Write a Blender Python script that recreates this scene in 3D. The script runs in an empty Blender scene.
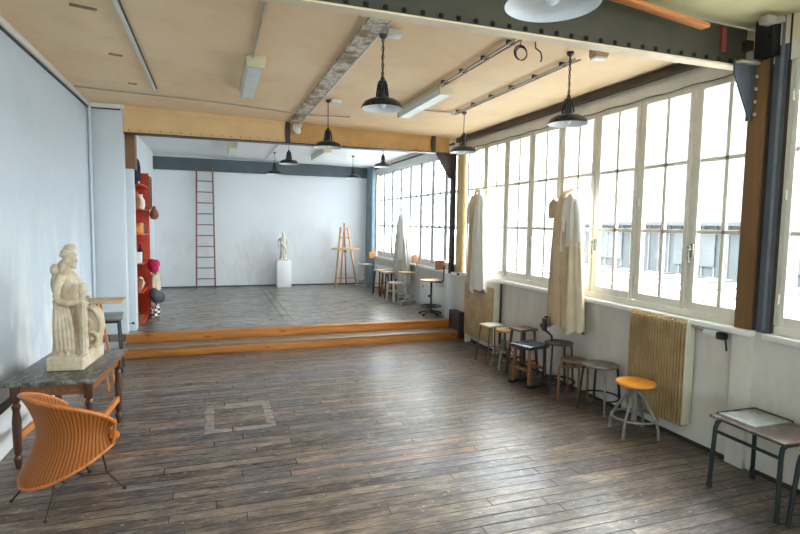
import bpy, bmesh, math, random
from mathutils import Vector, Matrix, Euler
random.seed(7)
PI = math.pi
sc = bpy.context.scene
COL = sc.collection

# ------------------------------------------------------------------ helpers
class MB:
    """collects shapes into one bmesh"""
    def __init__(s): s.bm = bmesh.new()
    def box(s, c, d, rot=None, bev=0.0, mi=0):
        r = bmesh.ops.create_cube(s.bm, size=1.0)
        vs = r['verts']
        bmesh.ops.scale(s.bm, vec=d, verts=vs)
        if bev > 0:
            es = list({e for v in vs for e in v.link_edges})
            q = bmesh.ops.bevel(s.bm, geom=es, offset=bev, segments=2, affect='EDGES', profile=.5)
            vs = list({v for f in q['faces'] for v in f.verts} | {v for v in vs if v.is_valid})
        if rot: bmesh.ops.rotate(s.bm, cent=(0, 0, 0), matrix=Euler(rot).to_matrix(), verts=vs)
        bmesh.ops.translate(s.bm, vec=c, verts=vs)
        if mi:
            for f in {f for v in vs for f in v.link_faces}: f.material_index = mi
        return s
    def span(s, a, b, bev=0.0, mi=0):
        return s.box([(a[i]+b[i])/2 for i in range(3)], [abs(b[i]-a[i]) for i in range(3)], None, bev, mi)
    def bar(s, a, b, w, h, bev=0.0, up=(0, 0, 1)):
        a = Vector(a); b = Vector(b); d = b-a; L = d.length; z = d.normalized()
        u = Vector(up)
        if abs(z.dot(u)) > .98: u = Vector((1, 0, 0))
        x = u.cross(z).normalized(); y = z.cross(x)
        m = Matrix((x, y, z)).transposed().to_4x4(); m.translation = (a+b)/2
        n0 = len(s.bm.verts)
        s.box((0, 0, 0), (w, h, L), None, bev)
        s.bm.verts.ensure_lookup_table()
        bmesh.ops.transform(s.bm, matrix=m, verts=s.bm.verts[n0:])
        return s
    def rings(s, rings, cap=True, closed=True, mi=0, loop=False):
        vr = [[s.bm.verts.new(p) for p in r] for r in rings]
        n = len(vr[0]); fs = []
        pairs = list(zip(vr[:-1], vr[1:]))
        if loop: pairs.append((vr[-1], vr[0]))
        for A, B in pairs:
            for i in range(n if closed else n-1):
                j = (i+1) % n
                try: fs.append(s.bm.faces.new((A[i], A[j], B[j], B[i])))
                except ValueError: pass
        if cap and closed and not loop:
            try:
                fs.append(s.bm.faces.new(list(reversed(vr[0])))); fs.append(s.bm.faces.new(vr[-1]))
            except ValueError: pass
        for f in fs: f.material_index = mi
        return s
    def tube(s, pts, r, n=10, cap=True, loop=False, mi=0):
        pts = [Vector(p) for p in pts]; N = len(pts)
        rs = r if isinstance(r, (list, tuple)) else [r]*N
        T = []
        for i in range(N):
            if loop: t = pts[(i+1) % N]-pts[i-1]
            elif i == 0: t = pts[1]-pts[0]
            elif i == N-1: t = pts[-1]-pts[-2]
            else: t = (pts[i+1]-pts[i]).normalized()+(pts[i]-pts[i-1]).normalized()
            T.append(t.normalized() if t.length > 1e-9 else Vector((0, 0, 1)))
        u = Vector((0, 0, 1)) if abs(T[0].z) < .9 else Vector((1, 0, 0))
        out = []
        for i in range(N):
            u = (u-T[i]*u.dot(T[i])).normalized(); v = T[i].cross(u)
            out.append([pts[i]+(u*math.cos(a)+v*math.sin(a))*rs[i] for a in [2*PI*k/n for k in range(n)]])
        return s.rings(out, cap, True, mi, loop)
    def lathe(s, prof, c=(0, 0, 0), n=32, mi=0, cap=True):
        return s.rings([[(c[0]+r*math.cos(2*PI*k/n), c[1]+r*math.sin(2*PI*k/n), c[2]+z) for k in range(n)] for r, z in prof], cap, True, mi)
    def torus(s, c, R, r, axis='z', n=40, m=8):
        pts = []
        for k in range(n):
            a = 2*PI*k/n; p = (R*math.cos(a), R*math.sin(a), 0)
            if axis == 'x': p = (0, p[0], p[1])
            if axis == 'y': p = (p[0], 0, p[1])
            pts.append((c[0]+p[0], c[1]+p[1], c[2]+p[2]))
        return s.tube(pts, r, m, loop=True)
    def ball(s, c, r, n=12):
        rr = r if isinstance(r, (tuple, list)) else (r, r, r)
        q = bmesh.ops.create_uvsphere(s.bm, u_segments=n*2, v_segments=n, radius=1)
        bmesh.ops.scale(s.bm, vec=rr, verts=q['verts']); bmesh.ops.translate(s.bm, vec=c, verts=q['verts'])
        return s
    def prism(s, poly, lo, hi, axis='y', mi=0):
        def P(a, b, t): return {'y': (a, t, b), 'x': (t, a, b), 'z': (a, b, t)}[axis]
        return s.rings([[P(a, b, lo) for a, b in poly], [P(a, b, hi) for a, b in poly]], True, True, mi)
    def obj(s, name, mats, parent=None, smooth=35, loc=None, rot=None):
        bmesh.ops.recalc_face_normals(s.bm, faces=s.bm.faces)
        me = bpy.data.meshes.new(name); s.bm.to_mesh(me); s.bm.free()
        if not isinstance(mats, (list, tuple)): mats = [mats]
        for m in mats: me.materials.append(m)
        if smooth:
            for p in me.polygons: p.use_smooth = True
            me.set_sharp_from_angle(angle=math.radians(smooth))
        o = bpy.data.objects.new(name, me); COL.objects.link(o)
        if parent: o.parent = parent
        if loc: o.location = loc
        if rot: o.rotation_euler = rot
        return o

def thing(name, label, cat, loc=(0, 0, 0), rz=0.0, group=None):
    o = bpy.data.objects.new(name, None); COL.objects.link(o)
    o.location = loc; o.rotation_euler = (0, 0, rz); o.empty_display_size = .1
    return tag(o, label, cat, group)
def tag(o, label, cat, group=None):
    o['label'] = label; o['category'] = cat
    if group: o['group'] = group
    return o
def struct(o, label=None):
    o['kind'] = 'structure'
    if label: o['label'] = label
    return o
def empty_struct(name, loc=(0, 0, 0)):
    o = bpy.data.objects.new(name, None); COL.objects.link(o); o.location = loc
    return struct(o)
def dup(root, loc, rz, label, group=None):
    r = root.copy(); COL.objects.link(r); r.location = loc; r.rotation_euler = (0, 0, rz); r['label'] = label
    if group: r['group'] = group
    for ch in list(root.children):
        c = ch.copy(); COL.objects.link(c); c.parent = r
        for g in ch.children:
            d = g.copy(); COL.objects.link(d); d.parent = c
    return r

# ------------------------------------------------------------------ materials
class NT:
    def __init__(s, name):
        s.m = bpy.data.materials.new(name); s.m.use_nodes = True
        s.t = s.m.node_tree; s.b = s.t.nodes['Principled BSDF']; s.out = s.t.nodes['Material Output']
        s._c = None
    def n(s, typ, **kw):
        x = s.t.nodes.new(typ)
        for k, v in kw.items(): setattr(x, k, v)
        return x
    def l(s, a, b): s.t.links.new(a, b)
    def co(s):
        if not s._c: s._c = s.n('ShaderNodeTexCoord').outputs['Object']
        return s._c
    def setin(s, sock, v):
        if hasattr(v, 'is_output'): s.l(v, sock)
        else: sock.default_value = v
    def math(s, op, a, b=0.0, c=None):
        x = s.n('ShaderNodeMath', operation=op); s.setin(x.inputs[0], a); s.setin(x.inputs[1], b)
        if c is not None: s.setin(x.inputs[2], c)
        return x.outputs[0]
    def mapv(s, scale=(1, 1, 1), loc=(0, 0, 0), src=None):
        x = s.n('ShaderNodeMapping'); s.l(src or s.co(), x.inputs['Vector'])
        x.inputs['Scale'].default_value = scale; x.inputs['Location'].default_value = loc
        return x.outputs[0]
    def noise(s, scale, detail=4, rough=.55, vec=None, dist=0.0):
        x = s.n('ShaderNodeTexNoise'); s.l(vec or s.co(), x.inputs['Vector'])
        x.inputs['Scale'].default_value = scale; x.inputs['Detail'].default_value = detail
        x.inputs['Roughness'].default_value = rough; x.inputs['Distortion'].default_value = dist
        return x.outputs['Fac']
    def ramp(s, fac, stops):
        x = s.n('ShaderNodeValToRGB'); s.l(fac, x.inputs[0]); e = x.color_ramp.elements
        while len(e) < len(stops): e.new(.5)
        for i, (p, c) in enumerate(stops):
            e[i].position = p; e[i].color = c if len(c) == 4 else (*c, 1)
        return x.outputs[0]
    def rng(s, fac, a, b, lo=0.0, hi=1.0):
        x = s.n('ShaderNodeMapRange'); s.l(fac, x.inputs[0])
        for i, v in enumerate((a, b, lo, hi)): x.inputs[i+1].default_value = v
        return x.outputs[0]
    def mix(s, fac, a, b, mode='MIX'):
        x = s.n('ShaderNodeMix', data_type='RGBA', blend_type=mode)
        s.setin(x.inputs[0], fac)
        for i, v in ((6, a), (7, b)): s.setin(x.inputs[i], v if hasattr(v, 'is_output') else (*v[:3], 1))
        return x.outputs[2]
    def bump(s, h, strength=.3, dist=.01):
        x = s.n('ShaderNodeBump'); s.l(h, x.inputs['Height'])
        x.inputs['Strength'].default_value = strength; x.inputs['Distance'].default_value = dist
        s.l(x.outputs[0], s.b.inputs['Normal'])
    def base(s, c): s.setin(s.b.inputs['Base Color'], c if hasattr(c, 'is_output') else (*c[:3], 1))
    def rough(s, r): s.setin(s.b.inputs['Roughness'], r)

def S(r, g, b):   # sRGB 0-255 -> linear
    f = lambda v: (v/255)/12.92 if v <= 10.3 else ((v/255+.055)/1.055)**2.4
    return (f(r), f(g), f(b))

def simple(name, col, rough=.5, metal=0.0, var=.12, scale=14, bump=0.0, col2=None, spec=None):
    k = NT(name); f = k.noise(scale, 5, .6)
    c2 = col2 or tuple(min(1, c*(1-2*var)) for c in col)
    k.base(k.ramp(f, [(.3, c2), (.65, col)]))
    k.rough(k.rng(f, .3, .7, min(1, rough+.08), max(.05, rough-.08))); k.b.inputs['Metallic'].default_value = metal
    if spec is not None: k.b.inputs['Specular IOR Level'].default_value = spec
    if bump: k.bump(k.noise(scale*4, 4), bump, .004)
    return k.m

def wood(name, c1, c2, rough=.45, axis='x', scale=1.0, knots=False):
    k = NT(name)
    sc_ = {'x': (1.2, 14, 14), 'y': (14, 1.2, 14), 'z': (14, 14, 1.2)}[axis]
    v = k.mapv(tuple(a*scale for a in sc_))
    f = k.noise(2.2, 6, .6, v, .6); g = k.noise(9, 3, .6, v)
    col = k.mix(k.math('MULTIPLY', g, .45), k.ramp(f, [(.3, c2), (.7, c1)]), tuple(c*.55 for c in c2))
    if knots:
        vo = k.n('ShaderNodeTexVoronoi'); k.l(k.mapv({'x': (1.6, 6, 6), 'y': (6, 1.6, 6), 'z': (6, 6, 1.6)}[axis]), vo.inputs['Vector']); vo.inputs['Scale'].default_value = 1.6
        col = k.mix(k.rng(vo.outputs['Distance'], .08, .2, .85, 0), col, tuple(c*.25 for c in c2))
    k.base(col); k.rough(rough); k.bump(f, .12, .003)
    return k.m

def wall_mat(name, c, dirty, low=True, seed=0):
    k = NT(name)
    n1 = k.noise(.7, 5, .6, k.mapv((1, 1, 1), (seed, 0, 0))); n2 = k.noise(5, 6, .65); n3 = k.noise(2.0, 8, .7, k.mapv((1, 1, .45), (seed*2, 3, 0)))
    col = k.ramp(n1, [(.3, tuple(x*.93 for x in c)), (.7, c)])
    m = k.rng(n3, .47, .6)
    if low:
        z = k.n('ShaderNodeSeparateXYZ'); k.l(k.co(), z.inputs[0])
        zz = k.math('ADD', z.outputs['Z'], k.math('MULTIPLY', k.math('SUBTRACT', n1, .5), 1.4))
        m = k.math('MULTIPLY', m, k.rng(zz, .9, 2.1, 1, .04))
    col = k.mix(k.math('MULTIPLY', m, .75), col, dirty)
    n4 = k.noise(3.1, 9, .75, k.mapv((1, 1, 1), (9, seed, 4)))
    sm = k.rng(n4, .62, .74)
    if low: sm = k.math('MULTIPLY', sm, k.rng(zz, 1.3, 2.0, 1, 0))
    col = k.mix(k.math('MULTIPLY', sm, .4), col, S(180, 172, 168))
    k.base(col); k.rough(k.rng(n2, .3, .7, .75, .5)); k.bump(n2, .08, .01)
    return k.m

def plank_mat(name, cols, h, L, seed, rough0, rough1, splat=True, seam=.0026, mark=False):
    """boards running along x with random lengths"""
    k = NT(name)
    xyz = k.n('ShaderNodeSeparateXYZ'); k.l(k.co(), xyz.inputs[0])
    x, y = xyz.outputs['X'], xyz.outputs['Y']
    r = k.math('DIVIDE', y, h); row = k.math('FLOOR', r)
    def wn(a, b=0.0):
        c = k.n('ShaderNodeCombineXYZ'); k.setin(c.inputs[0], a); k.setin(c.inputs[1], b); c.inputs[2].default_value = seed
        w = k.n('ShaderNodeTexWhiteNoise', noise_dimensions='3D'); k.l(c.outputs[0], w.inputs['Vector']); return w
    w1 = wn(row)
    ln = k.math('MULTIPLY_ADD', wn(row, 7.7).outputs['Value'], L, L*.7)
    u = k.math('DIVIDE', k.math('MULTIPLY_ADD', w1.outputs['Value'], 5.0, k.math('ADD', x, 20.0)), ln)
    cell = wn(k.math('FLOOR', u), row)
    rnd = cell.outputs['Value']
    fy = k.math('FRACT', r); fx = k.math('FRACT', u)
    ey = k.math('MULTIPLY', k.math('MINIMUM', fy, k.math('SUBTRACT', 1.0, fy)), h)
    ex = k.math('MULTIPLY', k.math('MINIMUM', fx, k.math('SUBTRACT', 1.0, fx)), ln)
    wid = k.math('MULTIPLY_ADD', k.noise(1.7, 3), seam*2.4, -seam*.35)
    gy = k.math('SUBTRACT', 1.0, k.math('DIVIDE', ey, k.math('MAXIMUM', k.math('MULTIPLY', wid, 2.0), .0004)))
    gx = k.math('SUBTRACT', 1.0, k.math('DIVIDE', ex, k.math('MAXIMUM', k.math('MULTIPLY', wid, 2.0), .0004)))
    gap = k.math('MULTIPLY', k.math('MAXIMUM', k.math('MAXIMUM', gy, gx), 0.0), 1.7); gap = k.math('MINIMUM', gap, 1.0)
    cc = k.n('ShaderNodeCombineXYZ'); k.l(k.math('MULTIPLY_ADD', rnd, 9.0, k.math('MULTIPLY', x, 1.6)), cc.inputs[0]); k.l(k.math('MULTIPLY', y, 22.0), cc.inputs[1]); k.l(rnd, cc.inputs[2])
    grain = k.noise(2.0, 7, .7, cc.outputs[0], .4)
    col = k.ramp(rnd, [(0, cols[0]), (.3, cols[1]), (.6, cols[2]), (.94, cols[3]), (.975, cols[4]), (1, cols[4])])
    col = k.mix(k.rng(grain, .3, .7, .75, 0), col, tuple(c*.35 for c in cols[0]))
    md = k.noise(3.4, 6, .7, k.mapv((.8, 3.2, 1), (1, 6, 0)))
    col = k.mix(k.rng(md, .40, .56, .6, 0), col, tuple(c*.45 for c in cols[0]))
    col = k.mix(k.rng(md, .52, .68, 0, .5), col, tuple(min(1, c*1.25) for c in cols[3]))
    big = k.noise(.55, 5, .6)
    col = k.mix(k.rng(big, .45, .7, 0, .4), col, cols[5])
    st = k.noise(1.1, 6, .7, k.mapv((.6, 1.4, 1), (4, 8, 0)))
    col = k.mix(k.rng(st, .5, .68, 0, .5), col, cols[6])
    wear = k.noise(26, 6, .75, k.mapv((.45, 1.6, 1)))
    col = k.mix(k.rng(wear, .5, .68, 0, .6), col, tuple(min(1, c*1.5+.03) for c in cols[2]))
    dk = k.noise(7, 8, .75, k.mapv((.7, 1.5, 1), (2, 5, 0)))
    col = k.mix(k.rng(dk, .5, .66, 0, .75), col, tuple(c*.45 for c in cols[0]))
    if splat:
        for sc_, th, cl, o in ((8, .075, S(196, 194, 190), 0), (4, .12, S(92, 102, 132), 3), (13, .12, S(190, 184, 176), 9), (3, .10, S(112, 90, 108), 12), (5, .13, S(44, 38, 36), 20)):
            vo = k.n('ShaderNodeTexVoronoi'); k.l(k.mapv((1, 1.2, 1), (o, o*.7, 0)), vo.inputs['Vector']); vo.inputs['Scale'].default_value = sc_
            keep = k.math('GREATER_THAN', k.noise(sc_*.35, 2, .5, k.mapv((1, 1, 1), (o+5, 2, 0))), .53)
            d = k.math('ADD', vo.outputs['Distance'], k.math('MULTIPLY', k.math('SUBTRACT', k.noise(34, 4, .7), .5), .30))
            col = k.mix(k.math('MULTIPLY', k.math('MULTIPLY', k.rng(d, th*.4, th*1.2, 1, 0), keep), .6), col, cl)
    if mark:   # pale worn outline of a rectangle on the boards
        dx = k.math('DIVIDE', k.math('ABSOLUTE', k.math('SUBTRACT', x, .21)), .28)
        dy = k.math('DIVIDE', k.math('ABSOLUTE', k.math('SUBTRACT', y, 5.07)), .34)
        dd = k.math('MAXIMUM', dx, dy)
        band = k.math('MULTIPLY', k.math('GREATER_THAN', dd, .8), k.math('LESS_THAN', dd, k.math('MULTIPLY_ADD', k.noise(6, 3), .3, .9)))
        col = k.mix(k.math('MULTIPLY', band, k.rng(k.noise(12, 4), .3, .6, .05, .55)), col, S(176, 160, 146))
    col = k.mix(gap, col, (.008, .007, .006))
    k.base(col)
    k.rough(k.math('ADD', k.rng(grain, .25, .75, rough1, rough0), k.math('MULTIPLY', gap, .3)))
    hgt = k.math('SUBTRACT', k.math('MULTIPLY_ADD', rnd, .35, k.math('MULTIPLY', grain, .35)), gap)
    k.bump(hgt, .45, .004)
    return k.m

M = {}
M['floor'] = plank_mat('worn_floor_boards', [S(68, 54, 46), S(104, 88, 76), S(126, 110, 97), S(150, 131, 112), S(164, 116, 70), S(100, 97, 96), S(86, 94, 114)], .098, 1.6, 3.0, .22, .42, mark=True)
M['stage_floor'] = plank_mat('grey_stage_boards', [S(112, 104, 96), S(134, 126, 118), S(148, 141, 134), S(158, 150, 140), S(148, 128, 108), S(128, 126, 124), S(112, 108, 104)], .09, 1.6, 8.0, .2, .36, False, .0022)
M['wall_blue'] = wall_mat('pale_blue_wall_paint', S(194, 206, 217), S(228, 231, 230), True, 1)
M['wall_pier'] = simple('pale_pier_paint', S(202, 211, 219), .5, 0, .03, 2)
M['wall_stage'] = wall_mat('white_stage_wall_paint', S(224, 229, 234), S(206, 203, 202), True, 5)
M['wall_right'] = wall_mat('cream_wall_paint', S(214, 212, 206), S(196, 190, 180), True, 2)
M['ceiling'] = None
k = NT('aged_cream_ceiling'); n1 = k.noise(.8, 6, .6); n2 = k.noise(2.6, 7, .65)
c = k.ramp(n1, [(.3, S(232, 200, 158)), (.7, S(242, 217, 180))])
c = k.mix(k.rng(n2, .5, .75, 0, .5), c, S(220, 186, 142)); k.base(c); k.rough(.8); k.bump(n2, .08, .01); M['ceiling'] = k.m
M['ceiling_stage'] = simple('white_stage_ceiling', S(226, 228, 228), .7, 0, .02, 1.5)
M['ochre'] = simple('ochre_beam_paint', S(194, 150, 86), .5, 0, .1, 3)
M['tan'] = simple('tan_beam_paint', S(220, 184, 132), .5, 0, .06, 3)
M['darkbeam'] = simple('olive_black_steel_paint', S(70, 68, 58), .42, 0, .12, 4)
M['rivetblack'] = simple('black_rivets', S(14, 13, 12), .8, 0, .1, 6)
M['rivet'] = simple('dull_ochre_rivets', S(150, 118, 70), .5, 0, .1, 6)
M['flange'] = simple('cream_flange_paint', S(222, 204, 172), .5, 0, .06, 6)
M['bluesteel'] = simple('slate_blue_paint', S(76, 90, 98), .5, 0, .08, 4)
M['bluecol'] = simple('steel_blue_column_paint', S(122, 144, 152), .5, 0, .08, 4)
M['pipelight'] = simple('worn_grey_steel_paint', S(122, 130, 140), .4, 0, .12, 7)
M['pipeblue'] = simple('blue_grey_pipe_paint', S(86, 94, 104), .4, 0, .12, 7)
M['brownpost'] = wood('brown_post_paint', S(142, 104, 64), S(112, 78, 44), .5, 'z', .5)
M['orangewood'] = wood('varnished_step_pine', S(208, 140, 66), S(168, 100, 40), .38, 'x', .6, True)
M['tread'] = wood('worn_tread_boards', S(152, 130, 108), S(120, 100, 82), .45, 'x', .6)
M['yellowpost'] = simple('yellow_cream_post_paint', S(222, 196, 140), .5, 0, .08, 5)
M['darksteel'] = simple('dark_brown_steel', S(58, 46, 40), .5, 0, .15, 8)
M['winframe'] = simple('grey_white_window_paint', S(230, 226, 214), .45, 0, .06, 5)
M['winstage'] = simple('white_window_paint', S(214, 216, 214), .45, 0, .04, 5)
M['header'] = simple('cream_window_header', S(240, 222, 188), .5, 0, .05, 4)
M['sill'] = simple('white_sill_paint', S(234, 236, 236), .4, 0, .04, 5)
M['trunk'] = simple('white_trunking', S(222, 222, 218), .45, 0, .03, 5)
M['cable'] = simple('dark_cable', S(52, 50, 50), .5, 0, .1, 10)
M['conduit'] = simple('grey_conduit', S(176, 166, 150), .45, 0, .08, 10)
M['black'] = simple('black_enamel', S(30, 32, 32), .32, 0, .15, 10)
M['blackmatt'] = simple('black_painted_steel', S(34, 34, 36), .5, 0, .15, 12)
M['whiteenamel'] = simple('white_enamel', S(228, 232, 234), .3, 0, .03, 8)
M['chain'] = simple('tarnished_chain', S(90, 84, 76), .45, .6, .15, 20)
M['brass'] = simple('aged_brass', S(150, 118, 66), .4, .7, .15, 20)
M['chrome'] = simple('chromed_steel', S(180, 182, 184), .28, .85, .08, 20)
M['steel'] = simple('grey_painted_steel', S(134, 136, 130), .42, .2, .12, 14)
M['greensteel'] = simple('dark_green_steel', S(28, 42, 41), .4, .1, .15, 14)
M['thinsteel'] = simple('worn_brown_steel', S(104, 90, 76), .45, .3, .2, 14)
M['fluo'] = simple('pale_diffuser_plastic', S(214, 224, 218), .4, 0, .03, 6)
M['fluobody'] = simple('cream_lamp_housing', S(214, 204, 172), .5, 0, .05, 6)
M['rad'] = simple('cream_radiator_enamel', S(222, 216, 200), .4, 0, .05, 8)
M['radstain'] = simple('tan_radiator_enamel', S(184, 158, 116), .45, 0, .14, 6, col2=S(156, 130, 90))
M['radcore'] = simple('shaded_brown_radiator_core', S(46, 36, 24), .6, 0, .15, 8)  # dark colour paints the shade in the gaps between fins
M['radwhite'] = simple('white_radiator_enamel', S(220, 222, 220), .4, 0, .03, 8)
M['wicker'] = None
k = NT('orange_wicker'); w = k.n('ShaderNodeUVMap'); 
sx = k.n('ShaderNodeSeparateXYZ'); k.l(w.outputs[0], sx.inputs[0])
a = k.math('SINE', k.math('MULTIPLY', sx.outputs['X'], 2*PI*20)); b_ = k.math('SINE', k.math('MULTIPLY_ADD', sx.outputs['Y'], 2*PI*60, k.math('MULTIPLY', k.math('SIGN', a), PI/2)))
hgt = k.math('ADD', k.math('ABSOLUTE', a), k.math('MULTIPLY', b_, .16))
nn = k.noise(9, 5)
col = k.ramp(k.rng(hgt, -.1, 1.1), [(0, S(44, 20, 6)), (.3, S(112, 62, 18)), (.9, S(160, 92, 32))])
k.base(k.mix(k.rng(nn, .4, .7, 0, .35), col, S(140, 66, 16))); k.rough(.5); k.b.inputs['Specular IOR Level'].default_value = .3; k.bump(hgt, .6, .005); M['wicker'] = k.m
M['cane'] = simple('bound_cane', S(190, 108, 40), .38, 0, .2, 40)
M['iron'] = simple('dark_iron_rod', S(52, 38, 32), .5, .4, .2, 20)
M['plaster'] = None
k = NT('aged_plaster'); n1 = k.noise(5, 7, .7); n2 = k.noise(30, 5, .7)
k.base(k.mix(k.rng(n2, .45, .7, 0, .4), k.ramp(n1, [(.35, S(172, 154, 128)), (.65, S(206, 192, 170))]), S(130, 108, 82))); k.rough(.75); k.bump(n2, .2, .003); M['plaster'] = k.m
M['plaster_lt'] = simple('pale_plaster', S(222, 214, 202), .7, 0, .08, 8)
M['pedestal'] = simple('white_pedestal_paint', S(238, 240, 240), .5, 0, .02, 4)
M['table_top'] = None
k = NT('scuffed_dark_tabletop'); n1 = k.noise(4, 7, .7); n2 = k.noise(18, 7, .75, k.mapv((1.5, .6, 1)))
k.base(k.mix(k.rng(n2, .5, .6, 0, .6), k.ramp(n1, [(.3, S(46, 44, 42)), (.7, S(82, 80, 74))]), S(158, 152, 140))); k.rough(.32); M['table_top'] = k.m
M['table_wood'] = wood('dark_table_wood', S(96, 58, 36), S(58, 34, 22), .35, 'z', .8)
M['apron_wood'] = wood('reddish_apron_wood', S(150, 98, 54), S(104, 62, 32), .38, 'y', .8)
M['ladder'] = wood('weathered_ladder_wood', S(152, 114, 84), S(116, 84, 60), .6, 'z', .7)
M['easel'] = wood('light_easel_wood', S(218, 176, 128), S(186, 138, 92), .5, 'z', .7)
M['easel_dk'] = wood('reddish_easel_mast', S(150, 84, 56), S(112, 60, 40), .5, 'z', .7)
M['seat_orange'] = wood('orange_lacquered_seat', S(240, 164, 56), S(222, 142, 40), .28, 'x', .35)
M['seat_grey'] = simple('scuffed_metal_seat', S(140, 132, 124), .3, .3, .2, 9, col2=S(84, 76, 70))
M['wood_stool'] = wood('warm_stool_wood', S(150, 108, 72), S(108, 72, 44), .42, 'z', .7)
M['wood_seat'] = wood('pale_round_seat_wood', S(206, 166, 122), S(176, 132, 90), .42, 'x', .5)
M['wood_dark'] = wood('dark_stool_wood', S(104, 68, 46), S(68, 42, 28), .45, 'z', .7)
M['seat_brownstool'] = wood('worn_brown_seat', S(132, 106, 82), S(92, 70, 52), .38, 'x', .6)
M['vinyl'] = simple('blue_black_vinyl', S(52, 58, 72), .28, 0, .1, 6)
M['seat_black'] = simple('worn_black_seat', S(92, 88, 86), .3, .2, .25, 9)
M['seat_white'] = simple('paint_spotted_white_seat', S(206, 200, 182), .4, 0, .14, 14)
M['seat_ply'] = wood('pale_plywood', S(220, 190, 150), S(200, 164, 118), .4, 'x', .5)
M['back_ply'] = wood('brown_plywood_back', S(170, 116, 76), S(138, 86, 52), .4, 'z', .5)
M['back_orange'] = wood('orange_plywood_back', S(214, 148, 88), S(184, 116, 60), .4, 'z', .5)
M['whiteplastic'] = simple('cream_plastic_stool', S(214, 208, 188), .4, 0, .08, 10)
M['bench_top'] = None
k = NT('paint_stained_bench_top'); n1 = k.noise(5, 7, .7); n2 = k.noise(9, 6, .7)
c = k.ramp(n1, [(.3, S(56, 46, 42)), (.7, S(92, 80, 74))]); c = k.mix(k.rng(n2, .57, .68, 0, .7), c, S(190, 184, 180))
n3 = k.noise(6, 5, .7, k.mapv((1, 1, 1), (7, 3, 1))); c = k.mix(k.rng(n3, .6, .68, 0, .7), c, S(150, 56, 44)); k.base(c); k.rough(.3); M['bench_top'] = k.m
M['bench_pad'] = simple('grey_blue_worn_board', S(150, 154, 154), .3, 0, .15, 8)
M['linen'] = simple('beige_linen', S(200, 178, 146), .85, 0, .1, 5, .2)
M['linen_pale'] = simple('pale_linen', S(214, 200, 174), .85, 0, .08, 5, .2)
M['linen_white'] = simple('white_cotton', S(226, 224, 218), .85, 0, .04, 5, .2)
M['linen_grey'] = simple('greyish_linen', S(196, 192, 180), .85, 0, .07, 5, .2)
M['red'] = simple('orange_red_shelf_paint', S(200, 66, 34), .45, 0, .15, 6)
M['navy'] = simple('navy_cloth', S(28, 34, 62), .85, 0, .15, 12)
M['pumpkin'] = simple('orange_glaze', S(232, 132, 24), .4, 0, .1, 10)
M['rust'] = simple('rusty_brown', S(150, 92, 54), .6, 0, .2, 12)
M['stainbrown'] = simple('dull_brown_stain', S(158, 128, 94), .6, 0, .2, 20)
M['fuchsia'] = simple('fuchsia_cloth', S(190, 28, 84), .85, 0, .2, 14)
M['creamcloth'] = simple('cream_cloth', S(210, 196, 168), .85, 0, .08, 8)
M['greycloth'] = simple('charcoal_cloth', S(74, 74, 82), .85, 0, .15, 12)
M['lath'] = wood('raw_pine_lath', S(214, 140, 74), S(190, 112, 50), .5, 'x', .5)
M['board_wood'] = wood('pale_board_wood', S(214, 184, 150), S(186, 150, 112), .5, 'x', .6)
M['redpaint'] = simple('faded_red_paint', S(140, 62, 54), .6, 0, .2, 8)
M['leg_orange'] = wood('orange_beech_leg', S(222, 146, 74), S(192, 112, 48), .45, 'z', .7)
M['greyslab'] = simple('grey_vinyl_seat', S(120, 124, 122), .4, 0, .12, 8)
# peeling joist
k = NT('peeling_steel_joist'); n1 = k.noise(3.2, 9, .75, k.mapv((1.2, 1.2, 1), (3, 0, 0)))
k.base(k.ramp(n1, [(.40, S(128, 110, 90)), (.48, S(168, 150, 126)), (.54, S(226, 218, 204)), (.60, S(136, 118, 98))])); k.rough(.6); M['joist'] = k.m
# checked cloth
k = NT('black_white_check_cloth'); ch = k.n('ShaderNodeTexChecker'); k.l(k.co(), ch.inputs['Vector']); ch.inputs['Scale'].default_value = 26
ch.inputs['Color1'].default_value = (*S(230, 228, 224), 1); ch.inputs['Color2'].default_value = (*S(40, 40, 44), 1); k.l(ch.outputs[0], k.b.inputs['Base Color']); k.rough(.9); M['check'] = k.m
# window glass: clear and lightly frosted
def glass(name, frost):
    k = NT(name); k.t.nodes.remove(k.b)
    tr = k.n('ShaderNodeBsdfTransparent'); tr.inputs[0].default_value = (.96, .98, .97, 1)
    gl = k.n('ShaderNodeBsdfGlossy'); gl.inputs['Roughness'].default_value = .02
    lw = k.n('ShaderNodeLayerWeight'); lw.inputs[0].default_value = .5
    fr = k.math('MULTIPLY_ADD', k.math('POWER', lw.outputs['Facing'], 5.0), .6, .03)
    mx = k.n('ShaderNodeMixShader'); k.l(fr, mx.inputs[0]); k.l(tr.outputs[0], mx.inputs[1]); k.l(gl.outputs[0], mx.inputs[2])
    res = mx
    if frost:
        tl = k.n('ShaderNodeBsdfTranslucent'); tl.inputs[0].default_value = (.93, .95, .95, 1)
        m2 = k.n('ShaderNodeMixShader'); m2.inputs[0].default_value = frost; k.l(mx.outputs[0], m2.inputs[1]); k.l(tl.outputs[0], m2.inputs[2]); res = m2
    k.l(res.outputs[0], k.out.inputs['Surface'])
    return k.m
M['glass'] = glass('clear_window_glass', 0); M['glass_frost'] = glass('milky_window_glass', .5)

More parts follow.
